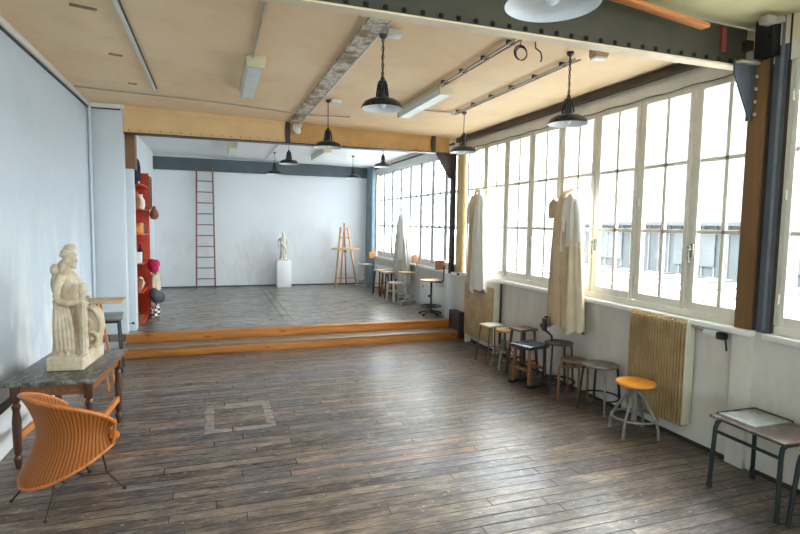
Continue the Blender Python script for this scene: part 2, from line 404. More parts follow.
# ------------------------------------------------------------------ room shell
XL, XR, SH, YB = -1.534, 3.78, .2545, 13.36
XS = -1.275                     # stage left wall
def CZ(x): return 3.325-(x-XL)*.0235   # the ceiling drops a little to the windows
Y0 = -3.2
def box_struct(name, a, b, m, bev=0, label=None):
    return struct(MB().span(a, b, bev).obj(name, m), label)
box_struct('floor', (XL-.2, Y0, -.1), (XR+.2, 8.6, 0), M['floor'])
box_struct('floor_stage', (XL-.2, 7.995, .16), (XR+.2, YB+.2, SH), M['stage_floor'])
box_struct('wall_left', (XL-.2, Y0, 0), (XL, 8.6, 3.6), M['wall_blue'])
box_struct('wall_left_stage', (XS-.25, 8.2, .2), (XS, YB+.2, 3.6), M['wall_stage'])
box_struct('wall_back', (XS-.2, YB, .2), (XR+.3, YB+.2, 3.6), M['wall_stage'])
wbh = MB().span((XL-.2, Y0-.2, 0), (XR+.2, Y0, 1.0)).span((XL-.2, Y0-.2, 3.0), (XR+.2, Y0, 3.6)).span((XL-.2, Y0-.2, 1.0), (-.9, Y0, 3.0)).span((.95, Y0-.2, 1.0), (XR+.2, Y0, 3.0))  # opening left for the added rear window
struct(wbh.obj('wall_behind', M['wall_blue'], smooth=0))
# ceilings (slightly tilted slabs)
def ceil(name, y0, y1, m, dz=0):
    mb = MB(); x0, x1 = XL-.2, XR+.25
    mb.rings([[(x0, y0, CZ(x0)+dz), (x1, y0, CZ(x1)+dz), (x1, y0, CZ(x1)+.2), (x0, y0, CZ(x0)+.2)], [(x0, y1, CZ(x0)+dz), (x1, y1, CZ(x1)+dz), (x1, y1, CZ(x1)+.2), (x0, y1, CZ(x0)+.2)]])
    return struct(mb.obj(name, m, smooth=0))
ceil('ceiling', 3.06, 8.2, M['ceiling'])
ceil('ceiling_front', Y0-.2, 3.06, simple('greenish_cream_ceiling', S(222, 214, 168), .75, 0, .05, 2), .09)
ceil('ceiling_stage', 8.2, YB+.2, M['ceiling_stage'], .01)
# wall below / between windows
WB, WT = 1.05, 3.10
rw = MB()
rw.span((XR, Y0, 0), (XR+.22, 8.12, WB)); rw.span((XR, 8.12, 0), (XR+.22, YB+.2, 1.0))
struct(rw.obj('wall_right', M['wall_right']))
rt = MB(); rt.span((XR, Y0, WT), (XR+.22, YB+.2, 3.6)); struct(rt.obj('wall_right_lintel', M['header']))
rp = MB(); rp.span((XR+.03, 2.70, WB), (XR+.2, 3.02, WT)); rp.span((XR+.03, 7.93, 1.0), (XR+.2, 8.14, WT)); rp.span((XR+.03, 12.78, 1.0), (XR+.2, YB+.1, WT)); rp.span((XR+.03, Y0, WB), (XR+.2, -2.3, WT))
struct(rp.obj('wall_right_piers', M['winframe']))
# dark steel strip over the windows + stage strip
box_struct('trim_1', (XR-.07, 3.0, 3.125), (XR, 8.0, 3.19), M['darksteel'])
box_struct('trim_2', (XR-.02, 8.2, 3.13), (XR, YB, 3.16), M['cable'])
# left baseboard with dark ledge
bb = MB(); bb.span((XL, Y0, 0), (XL+.018, 8.05, .35)); struct(bb.obj('baseboard_left', M['sill']))
bb = MB(); bb.span((XL, Y0, .345), (XL+.03, 8.05, .405), .006); struct(bb.obj('trim_3', M['darksteel']))
bb = MB(); bb.span((XR-.012, 3.0, 0), (XR, 8.0, .03)); bb.span((XR-.012, Y0, 0), (XR, 2.8, .03)); struct(bb.obj('baseboard_right', M['darksteel']))
bb = MB(); bb.span((XS, YB-.015, SH), (XR-.1, YB, SH+.03)); struct(bb.obj('baseboard_back', M['bluesteel']))
# left pier and post
box_struct('wall_pier_left', (XL, 8.06, 0), (-1.125, 8.6, 3.27), M['wall_pier'], .012)
box_struct('trim_4', (-1.18, 8.2, SH), (-1.035, 8.4, 2.5), M['wall_pier'], .006)
box_struct('trim_5', (-1.18, 8.19, 2.5), (-1.005, 8.4, 2.965), M['brownpost'], .004)
# stage steps
st = empty_struct('stage_steps')
MB().span((-1.14, 7.64, 0), (XR-.05, 7.67, .105), .004).obj('riser', M['orangewood'], st)
MB().span((-1.14, 7.625, .105), (XR-.05, 8.01, .1295), .004).obj('tread', M['tread'], st)
MB().span((-1.14, 7.97, .1295), (XR-.04, 8.01, .225), .004).obj('riser', M['orangewood'], st)
MB().span((-1.14, 7.96, .222), (XR-.04, 8.06, SH+.002), .004).obj('nosing', M['orangewood'], st)
# floor track on the stage
for i, x in enumerate((1.04, 1.17)):
    box_struct('trim_%d' % (6+i), (x-.008, 8.5, SH-.004), (x+.008, 12.8, SH+.003), M['darksteel'])

# riveted beams
def beam(name, y0, y1, zb, x0, x1, face_m, rs, rivet, top=True, ex=.02):
    mb = MB()
    def z1(x): return CZ(x)+ex
    # web (tapers under the sloping ceiling)
    for xa, xb, mi in face_m:
        mb.rings([[(xa, y0+.05, zb), (xa, y0+.09, zb), (xa, y0+.09, z1(xa)), (xa, y0+.05, z1(xa))], [(xb, y0+.05, zb), (xb, y0+.09, zb), (xb, y0+.09, z1(xb)), (xb, y0+.05, z1(xb))]], mi=mi)
        mb.span((xa, y0+.035, zb), (xb, y0+.05, zb+.06), mi=mi)
        if top: mb.rings([[(xa, y0+.03, z1(xa)-.075), (xa, y0+.05, z1(xa)-.075), (xa, y0+.05, z1(xa)), (xa, y0+.03, z1(xa))], [(xb, y0+.03, z1(xb)-.075), (xb, y0+.05, z1(xb)-.075), (xb, y0+.05, z1(xb)), (xb, y0+.03, z1(xb))]], mi=mi)
        x = xa+rivet*.5
        while x < xb:
            mb.box((x, y0+.030, zb+.034), (rs, .016, rs), None, rs*.3, mi=3)
            if top: mb.box((x+.3*rivet, y0+.026, z1(x)-.045), (.02, .012, .02), None, .004, mi=mi)
            x += rivet
    mb.span((x0, y0, zb-.012), (x1, y1, zb), mi=2)
    return mb
b = beam('ceiling_beam', 8.02, 8.2, 2.965, -1.12, 3.62, [(-1.12, 1.02, 0), (1.02, 3.62, 1)], .018, .13)
struct(b.obj('ceiling_beam', [M['tan'], M['ochre'], M['darksteel'], M['rivet']], smooth=0))
MBs = MB().span((1.0, 8.045, 2.965), (1.07, 8.075, 3.27)); struct(MBs.obj('beam_stiffener', M['darksteel']))
MBs = MB().span((3.3, 8.02, 2.965), (3.36, 8.07, 3.23)); struct(MBs.obj('beam_stiffener', M['darksteel']))
b = beam('ceiling_beam', 2.99, 3.085, 3.0, XL, XR-.02, [(XL, XR-.02, 0)], .03, .115, False, .10)
struct(b.obj('ceiling_beam', [M['darkbeam'], M['darkbeam'], M['flange'], M['rivetblack']], smooth=0))
box_struct('beam_mark', (3.49, 3.02, 3.085), (3.535, 3.041, 3.28), M['redpaint'])
# joist on the ceiling
x0, x1 = 1.05, 1.19
jb = MB(); jb.rings([[(x0, 3.72, CZ(x0)-.03), (x1, 3.72, CZ(x1)-.03), (x1, 3.72, CZ(x1)+.02), (x0, 3.72, CZ(x0)+.02)], [(x0, 7.98, CZ(x0)-.03), (x1, 7.98, CZ(x1)-.03), (x1, 7.98, CZ(x1)+.02), (x0, 7.98, CZ(x0)+.02)]])
struct(jb.obj('ceiling_joist', M['joist'], smooth=0))
# stage back beam and column
box_struct('ceiling_beam_back', (XS, YB-.06, 2.955), (XR-.04, YB, 3.24), M['bluesteel'])
box_struct('steel_column', (3.7, 12.8, SH), (XR, YB, 3.24), M['bluecol'])
# right brown post with boxed white foot
pt = empty_struct('window_post')
MB().span((3.745, 2.855, 1.03), (3.80, 2.985, 3.02), .003).obj('shaft', M['brownpost'], pt)
MB().span((3.74, 2.84, 0), (3.80, 2.99, 1.03), .004).obj('boxed_foot', M['wall_right'], pt)
MB().prism([(3.55, 3.02), (3.745, 3.02), (3.745, 2.62), (3.715, 2.62), (3.55, 2.93)], 2.95, 2.965, 'y').span((3.715, 2.945, 2.60), (3.745, 2.98, 3.02), .002).obj('gusset', M['pipeblue'], pt)
gb = MB()
for z in (2.64, 2.73, 2.82, 2.91): gb.box((3.73, 2.92, z), (.024, .014, .024), None, .004)
gb.box((3.65, 2.93, 3.0), (.19, .05, .018), None, .004)
gb.obj('rivets', M['conduit'], pt)
sc2 = empty_struct('steel_stanchion')
MB().span((3.785, 2.73, 1.05), (3.86, 2.85, 3.3)).obj('column_web', M['pipeblue'], sc2)
MB().span((3.765, 2.838, 1.05), (3.80, 2.852, 3.3)).span((3.775, 2.718, 1.05), (3.81, 2.73, 3.3)).obj('column_flange', M['darksteel'], sc2)
MB().span((3.776, 2.765, 1.07), (3.79, 2.79, 3.3), .004).obj('column_rib', M['pipelight'], sc2)
MB().span((3.70, 2.80, 3.03), (3.79, 2.93, 3.32)).obj('beam_seat', M['black'], sc2)
# yellow post and dark stanchion under the far beam
pt = empty_struct('stage_post')
MB().span((3.745, 7.765, 1.03), (3.80, 8.0, 3.13), .004).obj('shaft', M['yellowpost'], pt)
MB().span((3.64, 8.03, SH), (3.775, 8.2, 1.0), .006).obj('painted_foot', M['wall_pier'], pt)
MB().span((3.70, 8.08, 1.0), (3.765, 8.18, 2.965), .004).obj('stanchion', M['darksteel'], pt)
MB().prism([(3.40, 2.955), (3.71, 2.955), (3.71, 2.56), (3.65, 2.56)], 8.09, 8.12, 'y').obj('gusset', M['darksteel'], pt)
rk = MB().span((3.64, 7.62, 0), (XR-.005, 7.98, .42), .01).obj('trim_8', M['darksteel']); struct(rk)

# ------------------------------------------------------------------ windows
def window(name, y0, n, pitch, m, gm, zb, zt, handles=(), hinge=True, hb=.0165):
    """n casements from y0 towards +y, each with a middle bar and two transoms"""
    w = empty_struct(name, (XR, y0, 0)); y1 = n*pitch
    f = MB()
    f.span((.02, -.03, zb), (.09, y1+.03, zb+.055)).span((.0, -.03, zt-.135), (.09, y1+.03, zt))
    for i in range(n+1): f.span((.015, i*pitch-.025, zb+.06), (.085, i*pitch+.025, zt-.135), .004)
    f.obj('window_frame', m, w)
    MB().span((-.075, -.03, zb-.045), (.06, y1+.03, zb), .008).obj('window_sill', M['sill'], w)
    g0, g1 = zb+.055, zt-.135
    for i in range(n):
        c = MB(); a, b = i*pitch+.027, (i+1)*pitch-.027; s = .038
        c.span((.0, a, g0+.004), (.045, a+s, g1-.004), .003).span((.0, b-s, g0+.004), (.045, b, g1-.004), .003)
        c.span((.002, a+s, g0+.004), (.043, b-s, g0+.075), .003).span((.002, a+s, g1-.045), (.043, b-s, g1-.004), .003)
        h = g1-.04-(g0+.075)
        for q in (1, 2): c.span((.01, a+s, g0+.08+h*q/3-hb), (.038, b-s, g0+.08+h*q/3+hb), .003)
        c.span((.01, (a+b)/2-hb, g0+.075), (.038, (a+b)/2+hb, g1-.045), .003)
        co = c.obj('casement', m, w)
        MB().span((.022, a+s*.7, g0+.05), (.026, b-s*.7, g1-.03)).obj('glass_pane', gm, co, smooth=0)
        if hinge:
            yy = a if i % 2 == 0 else b
            for z in (g0+.2, (g0+g1)/2, g1-.25):
                MB().tube([(-.006, yy, z-.035), (-.006, yy, z+.035)], .008, 8).obj('hinge', m, co)
        if i in handles:
            MB().box((-.008, b-.015, 1.62), (.016, .03, .12), None, .004).tube([(-.01, b-.015, 1.63), (-.045, b-.015, 1.63), (-.05, b-.015, 1.56), (-.045, b-.02, 1.52)], .007, 8).ball((-.045, b-.015, 1.65), .014, 6).obj('handle', M['steel'], co)
    return w
PT = .605
w1 = window('window_1', 2.867, 8, PT, M['winframe'], M['glass'], 1.06, 3.115, (0, 4, 2))
w1.location.y = 3.005-.0; 
# first leaf is hidden partly by the post: keep the mullion rhythm of the photograph
w1.location.y = 2.865+0.0
w2 = window('window_2', 8.3, 8, .59, M['winstage'], M['glass_frost'], 1.03, 3.13, (), False, .021)
w2.location.y = 7.925+.0
w3 = window('window_3', -2.26, 8, .605, M['winframe'], M['glass'], 1.06, 3.115, (), True)
w3.location.y = -2.135
w4 = window('added_rear_window', 0, 3, .6, M['winframe'], M['glass'], 1.06, 2.99, (), False)  # unseen window behind the camera, added to light front faces and window wall
w4.location = (-.9, Y0, 0); w4.rotation_euler = (0, 0, -PI/2)
# hooks on which the coats hang
for nm, w, y in (('hook', w1, 4.94), ('hook', w1, 7.02), ('hook', w2, 10.42)):
    z = {4.94: 2.21, 7.02: 2.34, 10.42: 2.12}[y]; yl = y-w.location.y
    MB().tube([(.0, yl, z+.02), (-.05, yl, z+.02), (-.085, yl, z-.01), (-.1, yl, z+.01), (-.095, yl, z+.03)], .006, 8).obj(nm, M['chain'], w)
# cable along the window heads
cb = MB().tube([(XR-.02, 2.9+.1*i, 2.985+.006*math.sin(i*1.3)) for i in range(50)], .006, 6)
tag(cb.obj('window_cable', M['cable']), 'thin dark cable running along the heads of the long window row', 'cable')

q = MB().box((0, 0, 0), (.10, .08, .06), None, .02).box((.06, -.04, .0), (.06, .06, .04), (0, 0, .3), .01)
tag(q.obj('junction_box', M['conduit'], loc=(3.62, 2.78, 3.24)), 'small crusty junction box at ceiling above blue grey steel beside front window', 'junction box')

# ------------------------------------------------------------------ ceiling services
def conduit(name, pts, r, m, label, cat='conduit', clips=()):
    o = MB().tube(pts, r, 8).obj(name, m); tag(o, label, cat)
    if clips:
        for cx, cy, cz in clips: MB().box((cx, cy, cz), (r*3.4, .02, r*2.6), None, .002).obj('clip', M['conduit'], o)
    return o
def cz(x, d=.014): return CZ(x)-d
o = MB().span((-.632, 1.5, cz(-.62, .026)), (-.602, 6.87, cz(-.62, 0)), .004).obj('cable_trunking', M['trunk']); tag(o, 'long white cable trunking on cream ceiling near left wall', 'trunking')
MB().span((-.6, 3.2, cz(-.6, .02)), (-.592, 6.8, cz(-.6, 0))).obj('dark_slot', M['cable'], o)
conduit('ceiling_conduit', [(.345, 1.5, cz(.345)), (.345, 5.1, cz(.345))], .012, M['conduit'], 'straight pale conduit leading to the short tube lamp on ceiling')
conduit('ceiling_conduit', [(1.215, 3.72, cz(1.215, .012)), (1.215, 7.9, cz(1.215, .012))], .011, M['trunk'], 'white conduit alongside the peeling steel joist')
conduit('ceiling_conduit', [(XL+.02, 7.13, cz(XL)), (0, 7.15, cz(0)), (1.03, 7.165, cz(1.03, .045)), (1.24, 7.17, cz(1.24, .045)), (1.75, 7.19, cz(1.75))], .009, M['conduit'], 'thin conduit crossing the ceiling in front of the ochre beam')
conduit('ceiling_conduit', [(2.32, 6.3, cz(2.3)), (2.6, 6.3, cz(2.6)), (2.84, 6.26, cz(2.84))], .009, M['conduit'], 'short conduit from long tube lamp to the window side rails')
for nm, x, ya, yb, lab in (('conduit_rails', 2.19, 3.15, 5.15, 'pair of parallel ceiling conduits running from dark beam to long tube lamp'), ('conduit_rails', 2.875, 3.85, 6.3, 'pair of parallel ceiling conduits carrying the two window side pendants')):
    r_ = MB().tube([(x-.022, ya, cz(x, .03)), (x-.022, yb, cz(x, .03))], .009, 8).tube([(x+.022, ya, cz(x, .03)), (x+.022, yb, cz(x, .03))], .009, 8).obj(nm, M['conduit']); tag(r_, lab, 'conduit')
    y = ya+.2
    while y < yb:
        MB().box((x, y, cz(x, .018)), (.075, .02, .036), None, .003).obj('saddle_clip', M['chain'], r_); y += .42
cw = MB()
for i in range(3): cw.torus((2.19+.004*i, 3.62, 3.10-.004*i), .055-.004*i, .004, 'y', 24, 6)
cw.tube([(2.19, 3.62, 3.155), (2.2, 3.63, 3.225)], .004, 6)
tag(cw.obj('cable_coil', M['cable']), 'looped coil of dark cable hanging from ceiling behind the dark beam', 'cable')
cw = MB().tube([(2.38, 3.72, cz(2.38, .0)), (2.39, 3.73, 3.19), (2.43, 3.72, 3.16), (2.45, 3.73, 3.12), (2.44, 3.73, 3.09)], .006, 6)
tag(cw.obj('cable_end', M['cable']), 'short loose cable end poking from ceiling beside the coil', 'cable')
jbx = MB().box((0, 0, 0), (.13, .09, .07), None, .012); o = jbx.obj('ceiling_rose', M['board_wood'], loc=(2.90, 3.62, CZ(2.9)-.04)); tag(o, 'small round edged wooden ceiling block beside the window side rails', 'ceiling block')
MB().box((0, 0, -.043), (.11, .08, .018), None, .006).obj('white_cover', M['trunk'], o)
jbx = MB().box((0, 0, 0), (.12, .1, .05), None, .012); tag(jbx.obj('junction_box', M['trunk'], loc=(1.295, 3.95, CZ(1.33)-.027)), 'white junction box at the near end of the peeling joist', 'junction box')
jbx = MB().box((0, 0, 0), (.12, .08, .05), None, .012); tag(jbx.obj('junction_box', M['trunk'], loc=(1.38, 6.35, CZ(1.38)-.027)), 'small white junction box beside the middle of peeling joist', 'junction box')
# bundle of white insulators at beam stiffener
ib = MB()
for i in range(4): ib.tube([(1.12+.03*i, 7.98-.02*i, 3.22), (1.10+.03*i, 7.96, 3.16), (1.14+.02*i, 7.95, 3.11)], .014, 8)
ib.ball((1.16, 7.95, 3.13), (.05, .035, .05)); tag(ib.obj('cable_insulators', M['trunk']), 'cluster of white cable insulators where joist meets ochre beam', 'insulator')
for i, (x, y, ln, lab) in enumerate(((-.86, 4.47, .17, 'nearest the front'), (-.83, 5.61, .11, 'midway between two others'), (-.83, 6.7, .09, 'farthest from the front'))):  # brown ceiling stains, built as thin slabs
    o = MB().box((0, 0, 0), (ln, .035, .012), (0, 0, .25), .003).obj('ceiling_stain', M['stainbrown'], loc=(x, y, CZ(x)-.006)); tag(o, 'small brown stain on the cream ceiling, '+lab, 'stain')
# wall-head trunking on left wall and round the pier
tk = MB().span((XL, Y0, 3.262), (XL+.045, 8.06, 3.318), .006).span((XL, 8.015, 3.262), (-1.15, 8.06, 3.318), .006).span((-1.15, 8.015, 3.262), (-1.105, 8.2, 3.318), .006)
o = tk.obj('wall_trunking', M['trunk']); tag(o, 'white cable trunking along the top of the pale blue wall', 'trunking')
MB().span((XL, Y0, 3.246), (XL+.02, 8.04, 3.262)).span((XL, 8.04, 3.246), (-1.15, 8.06, 3.262)).obj('dark_cable', M['cable'], o)
conduit('corner_pipe', [(XL+.025, 8.02, .02), (XL+.025, 8.02, 3.26)], .02, M['wall_pier'], 'pale vertical pipe in the corner beside the left pier', 'pipe')
# black switch on the painted post
o = MB().box((0, 0, 0), (.035, .02, .03), None, .006).tube([(-.03, -.01, 0), (-.1, -.03, -.005)], .005, 6).obj('wall_hook', M['blackmatt'], loc=(-1.075, 8.188, .37)); tag(o, 'small black hook low on the white painted post by the steps', 'hook')

# fluorescent lamps
def tube_lamp(loc, L, W, label, rz=0):
    t = thing('tube_lamp', label, 'ceiling lamp', loc, rz, 'ceiling tube lamps')
    MB().span((-W/2, -L/2, -.045), (W/2, L/2, 0), .006).obj('housing', M['fluobody'], t)
    MB().prism([(-W/2+.008, -.045), (W/2-.008, -.045), (W/2-.025, -.10), (-W/2+.025, -.10)], -L/2+.04, L/2-.04, 'y').obj('diffuser', M['fluo'], t)
    for s in (-1, 1): MB().span((-W/2+.004, s*(L/2)-.04*(s > 0), -.104), (W/2-.004, s*(L/2)+.04*(s < 0), -.04), .006).obj('end_cap', M['fluobody'], t)
    return t
tube_lamp((.37, 5.72, CZ(.37)), 1.32, .17, 'pale tube lamp on cream ceiling left of the peeling joist')
tube_lamp((2.27, 5.82, CZ(2.27)), 1.36, .17, 'long pale tube lamp on cream ceiling towards the windows')
tube_lamp((.36, 11.3, CZ(.36)+.01), 1.1, .17, 'pale tube lamp on white stage ceiling above the ladder')
tube_lamp((2.08, 11.0, CZ(2.08)+.01), 1.4, .17, 'pale tube lamp on white stage ceiling above the easel')
o = MB().span((-.02, 9.4, CZ(0)-.02), (.03, 12.6, CZ(0)+.012), .004).obj('cable_trunking', M['trunk']); tag(o, 'pale cable trunking on white stage ceiling left of lamps', 'trunking')
o = MB().span((1.15, 8.3, CZ(1.15)-.015), (1.20, 12.9, CZ(1.15)+.012), .004).obj('cable_trunking', M['trunk']); tag(o, 'pale cable trunking on white stage ceiling over the pendants', 'trunking')

# pendants
def pendant(loc, drop, label, chain, sc_=1.0):
    """origin at ceiling; rim at -drop"""
    t = thing('pendant_lamp', label, 'pendant lamp', loc, random.uniform(0, 6), 'black enamelled pendant lamps')
    R = .163*sc_; z = -drop
    outer = [(R, 0), (R+.004, .004), (R*.97, .022), (R*.86, .048), (R*.64, .066), (R*.36, .076), (R*.3, .08)]
    inner = [(R*.3, .074), (R*.64, .058), (R*.84, .042), (R*.95, .02), (R*.985, .002), (R, 0)]
    MB().lathe([(r, z+h) for r, h in outer], n=40, cap=False).obj('shade', M['black'], t)
    MB().lathe([(.004, z+.076)]+[(r, z+h) for r, h in inner], n=40, cap=False).obj('reflector', M['whiteenamel'], t)
    cg = MB().lathe([(R*.32, z+.076), (R*.32, z+.09), (R*.28, z+.09)], n=24)
    for k in range(6):
        a = k*PI/3; cg.bar((R*.29*math.cos(a), R*.29*math.sin(a), z+.085), (R*.19*math.cos(a), R*.19*math.sin(a), z+.19), .012, .008)
    cg.lathe([(R*.21, z+.185), (R*.21, z+.2), (R*.12, z+.212), (R*.08, z+.235), (.004, z+.236)], n=20)
    cg.obj('cage_neck', M['black'], t)
    MB().lathe([(.022, z+.06), (.024, z+.15), (.018, z+.2)], n=14).obj('lamp_holder', M['blackmatt'], t)
    MB().ball((0, 0, z+.035), (.03, .03, .036), 8).obj('bulb', M['whiteenamel'], t)
    if chain:
        c = MB(); zz = z+.24; i = 0
        while zz < -.02:
            pts = [(.009*math.cos(a)*(1 if i % 2 else 0), .009*math.cos(a)*(0 if i % 2 else 1), zz+.018+.02*math.sin(a)) for a in [2*PI*k/10 for k in range(10)]]
            c.tube(pts, .0032, 6, loop=True); zz += .031; i += 1
        c.obj('chain', M['chain'], t)
        MB().tube([(0.004*math.sin(k), .004*math.cos(k*1.3), z+.235+(-z-.235)*k/12) for k in range(13)], .0035, 6).obj('cord', M['cable'], t)
    else:
        MB().tube([(0, 0, z+.235), (.003, 0, z/2), (0, 0, 0)], .005, 6).obj('cord', M['cable'], t)
    MB().lathe([(.03, -.002), (.03, -.02), (.012, -.035), (.004, -.036)], n=16).obj('ceiling_hook', M['chain'], t)
    return t
def pl(x, y, zr, label, chain, s=1.0): pendant((x, y, CZ(x)-(.045 if 1.0 < x < 1.25 else 0.04 if x > 2.8 else 0)), CZ(x)-(.045 if 1.0 < x < 1.25 else .04 if x > 2.8 else 0)-zr, label, chain, s)
pl(1.165, 1.72, 2.60, 'nearest black pendant, cut by top edge, white inside shown', True, 1.04)
pl(1.212, 3.95, 2.668, 'black pendant on a long chain at the near end of peeling joist', True, .96)
pl(1.30, 6.42, 2.70, 'black pendant on thin cord hanging just before the ochre beam', False, 1.02)
pl(2.765, 3.80, 2.645, 'black pendant on a chain in front of the tall window panes', True, .98)
pl(2.90, 6.04, 2.69, 'black pendant near the cream yellow post by the windows', False, 1.0)
pl(1.215, 9.3, 2.79, 'nearer stage pendant, left of centre, under the white ceiling', False)
pl(1.18, 11.2, 2.775, 'small far stage pendant above the white pedestal', False)
pl(2.78, 11.1, 2.755, 'small far stage pendant above the wooden easel', False)
pl(2.98, 9.62, 2.855, 'stage pendant close to the milky windows', False)

# lath against the near beam
o = MB().bar((2.2, 2.85, 3.26), (3.16, 2.865, 3.165), .024, .07, .003, (0, 1, 0)).obj('wooden_lath', M['lath']); tag(o, 'raw orange pine lath fixed across the dark riveted beam', 'lath')
o = MB().tube([(1.9, 2.945, 3.29), (2.7, 2.945, 3.262), (XR-.03, 2.945, 3.235)], .006, 6).obj('beam_cable', M['conduit']); tag(o, 'thin pale cable along the dark riveted beam', 'cable')

# sockets on right wall
t = thing('power_socket', 'white socket with black plug and drooping flex beside boxed white post', 'socket', (XR, 3.14, .97))
MB().box((-.03, .03, .012), (.06, .13, .05), None, .008).obj('socket_box', M['trunk'], t)
MB().box((-.035, -.06, .0), (.06, .07, .055), None, .012).obj('plug', M['blackmatt'], t)
MB().tube([(-.03, -.07, 0), (-.035, -.095, -.03), (-.03, -.10, -.08), (-.02, -.095, -.11)], .007, 8).obj('flex', M['blackmatt'], t)
t = thing('power_socket', 'small white switch box with black front by the yellow post', 'socket', (XR, 7.86, 1.0))
MB().box((-.025, 0, 0), (.05, .11, .09), None, .008).obj('socket_box', M['trunk'], t)
MB().box((-.052, 0, .01), (.01, .06, .04), None, .004).obj('switch_face', M['blackmatt'], t)

def bars(name, m, parent, lst, w, h, bev=0.0):
    for a, b in lst: MB().bar(a, b, w, h, bev).obj(name, m, parent)
# ------------------------------------------------------------------ radiators
def fin_radiator(loc, L, H, nfin, label, depth=.1, front='radstain'):
    """along y; front faces -x; origin at floor under its wall side"""
    t = thing('radiator', label, 'radiator', loc)
    for i in range(nfin):
        y = L*(i+.5)/nfin; w = L/nfin*.26
        MB().prism([(-depth, .012), (-depth+.02, .0), (-.015, .0), (-.015, H), (-depth+.03, H), (-depth, H-.03)], y-w, y+w, 'y').obj('fin', M[front], t)
    MB().span((-depth+.06, .0, .02), (-.02, L, H-.04)).obj('core', M['radcore'], t)
    MB().span((-depth+.015, -.02, .02), (-.01, 0, H-.01), .004).obj('end_plate', M['rad'], t)
    MB().tube([(-.05, -.02, H-.05), (-.05, -.09, H-.05)], .014, 10).box((-.05, -.11, H-.05), (.04, .05, .04), None, .01).obj('valve', M['chrome'], t)
    MB().span((-.012, L*.15, .1), (0, L*.2, H*.9)).obj('bracket', M['rad'], t); MB().span((-.012, L*.8, .1), (0, L*.85, H*.9)).obj('bracket', M['rad'], t)
    return t
fin_radiator((XR-.005, 3.36, .145), .62, .905, 20, 'tall cream radiator with tan ribbed front under windows by the orange stool', .11)
t = thing('radiator', 'tall radiator with smooth tan front under the hanging coat by steps', 'radiator', (XR-.005, 6.50, .13))
MB().span((-.105, .08, .0), (-.09, .98, .80), .004).obj('front_panel', M['radstain'], t)
MB().span((-.09, 0, .0), (-.01, .98, .86), .008).obj('body', M['rad'], t)
MB().tube([(-.05, -.04, .02), (-.05, -.04, .88)], .014, 10).obj('feed_pipe', M['blackmatt'], t)
gr = MB()
for i in range(20): gr.span((-.1, .03+i*.047, .84), (-.012, .05+i*.047, .88), .003)
gr.obj('top_grille', M['rad'], t)
MB().span((-.10, .0, -.13), (-.02, .06, .0)).obj('foot', M['rad'], t)
MB().span((-.10, .9, -.13), (-.02, .96, .0)).obj('foot', M['rad'], t)
def panel_radiator(loc, L, H, label):
    t = thing('radiator', label, 'radiator', loc)
    MB().span((-.10, 0, 0), (-.02, L, H), .012).obj('body', M['radwhite'], t)
    g = MB()
    for i in range(int(L/.05)): g.span((-.09, .02+i*.05, H), (-.03, .045+i*.05, H+.006))
    g.obj('top_grille', M['radwhite'], t)
    MB().tube([(-.06, -.01, H-.06), (-.06, -.07, H-.06)], .014, 10).ball((-.06, -.08, H-.06), .025, 8).obj('valve', M['whiteenamel'], t)
    MB().span((-.08, .1, -.07), (-.03, .14, 0)).obj('foot', M['radwhite'], t); MB().span((-.08, L-.14, -.07), (-.03, L-.1, 0)).obj('foot', M['radwhite'], t)
    MB().box((-.102, L-.18, H-.09), (.006, .05, .035), None, .002).obj('badge', M['steel'], t)
    return t
panel_radiator((XR-.005, 8.26, SH+.075), 1.15, .42, 'low white panel radiator behind the swivel stool near stage edge')
panel_radiator((XR-.005, 10.55, SH+.075), 1.9, .52, 'long white panel radiator on stage near the far corner')

# ------------------------------------------------------------------ seating
def ring_pts(R, z, n=36): return [(R*math.cos(2*PI*k/n), R*math.sin(2*PI*k/n), z) for k in range(n)]
def seat_disc(R, z, th, m, parent, dish=.006, n=36):
    MB().lathe([(.004, z-th), (R*.93, z-th), (R, z-th*.6), (R, z-th*.35), (R*.96, z), (R*.6, z-dish), (.004, z-dish*1.3)], n=n).obj('seat', m, parent)

# orange-seated adjustable stool
t = thing('work_stool', 'adjustable stool with round orange seat and grey steel legs before radiator', 'stool', (3.445, 3.63, 0), .45)
seat_disc(.165, .475, .028, M['seat_orange'], t)
MB().tube([(0, 0, .2), (0, 0, .45)], .02, 14).lathe([(.06, .44), (.06, .448), (.024, .448)], n=20).tube([(0, 0, .13), (0, 0, .24)], .026, 14).obj('column', M['steel'], t)
for k in range(4):
    a = k*PI/2
    e = lambda r, z: (r*math.cos(a), r*math.sin(a), z)
    MB().tube([e(.02, .40), e(.08, .34), e(.155, .215), e(.185, .165), e(.205, .10), e(.21, .012)], .013, 10).obj('leg', M['steel'], t)
MB().torus((0, 0, .165), .185, .011).obj('foot_ring', M['steel'], t)

# round metal stool with four legs and a ring
t = thing('metal_stool', 'round scuffed grey metal stool with dark legs and foot ring', 'stool', (3.58, 4.24, 0), .35)
seat_disc(.175, .465, .022, M['seat_grey'], t, .004)
for k in range(4):
    a = k*PI/2+PI/4
    e = lambda r, z: (r*math.cos(a), r*math.sin(a), z)
    MB().tube([e(.12, .45), e(.15, .44), e(.165, .41), e(.205, .01)], .012, 10).obj('leg', M['seat_grey' if k == 2 else 'blackmatt'], t)
MB().torus((0, 0, .14), .185, .009).obj('foot_ring', M['blackmatt'], t)

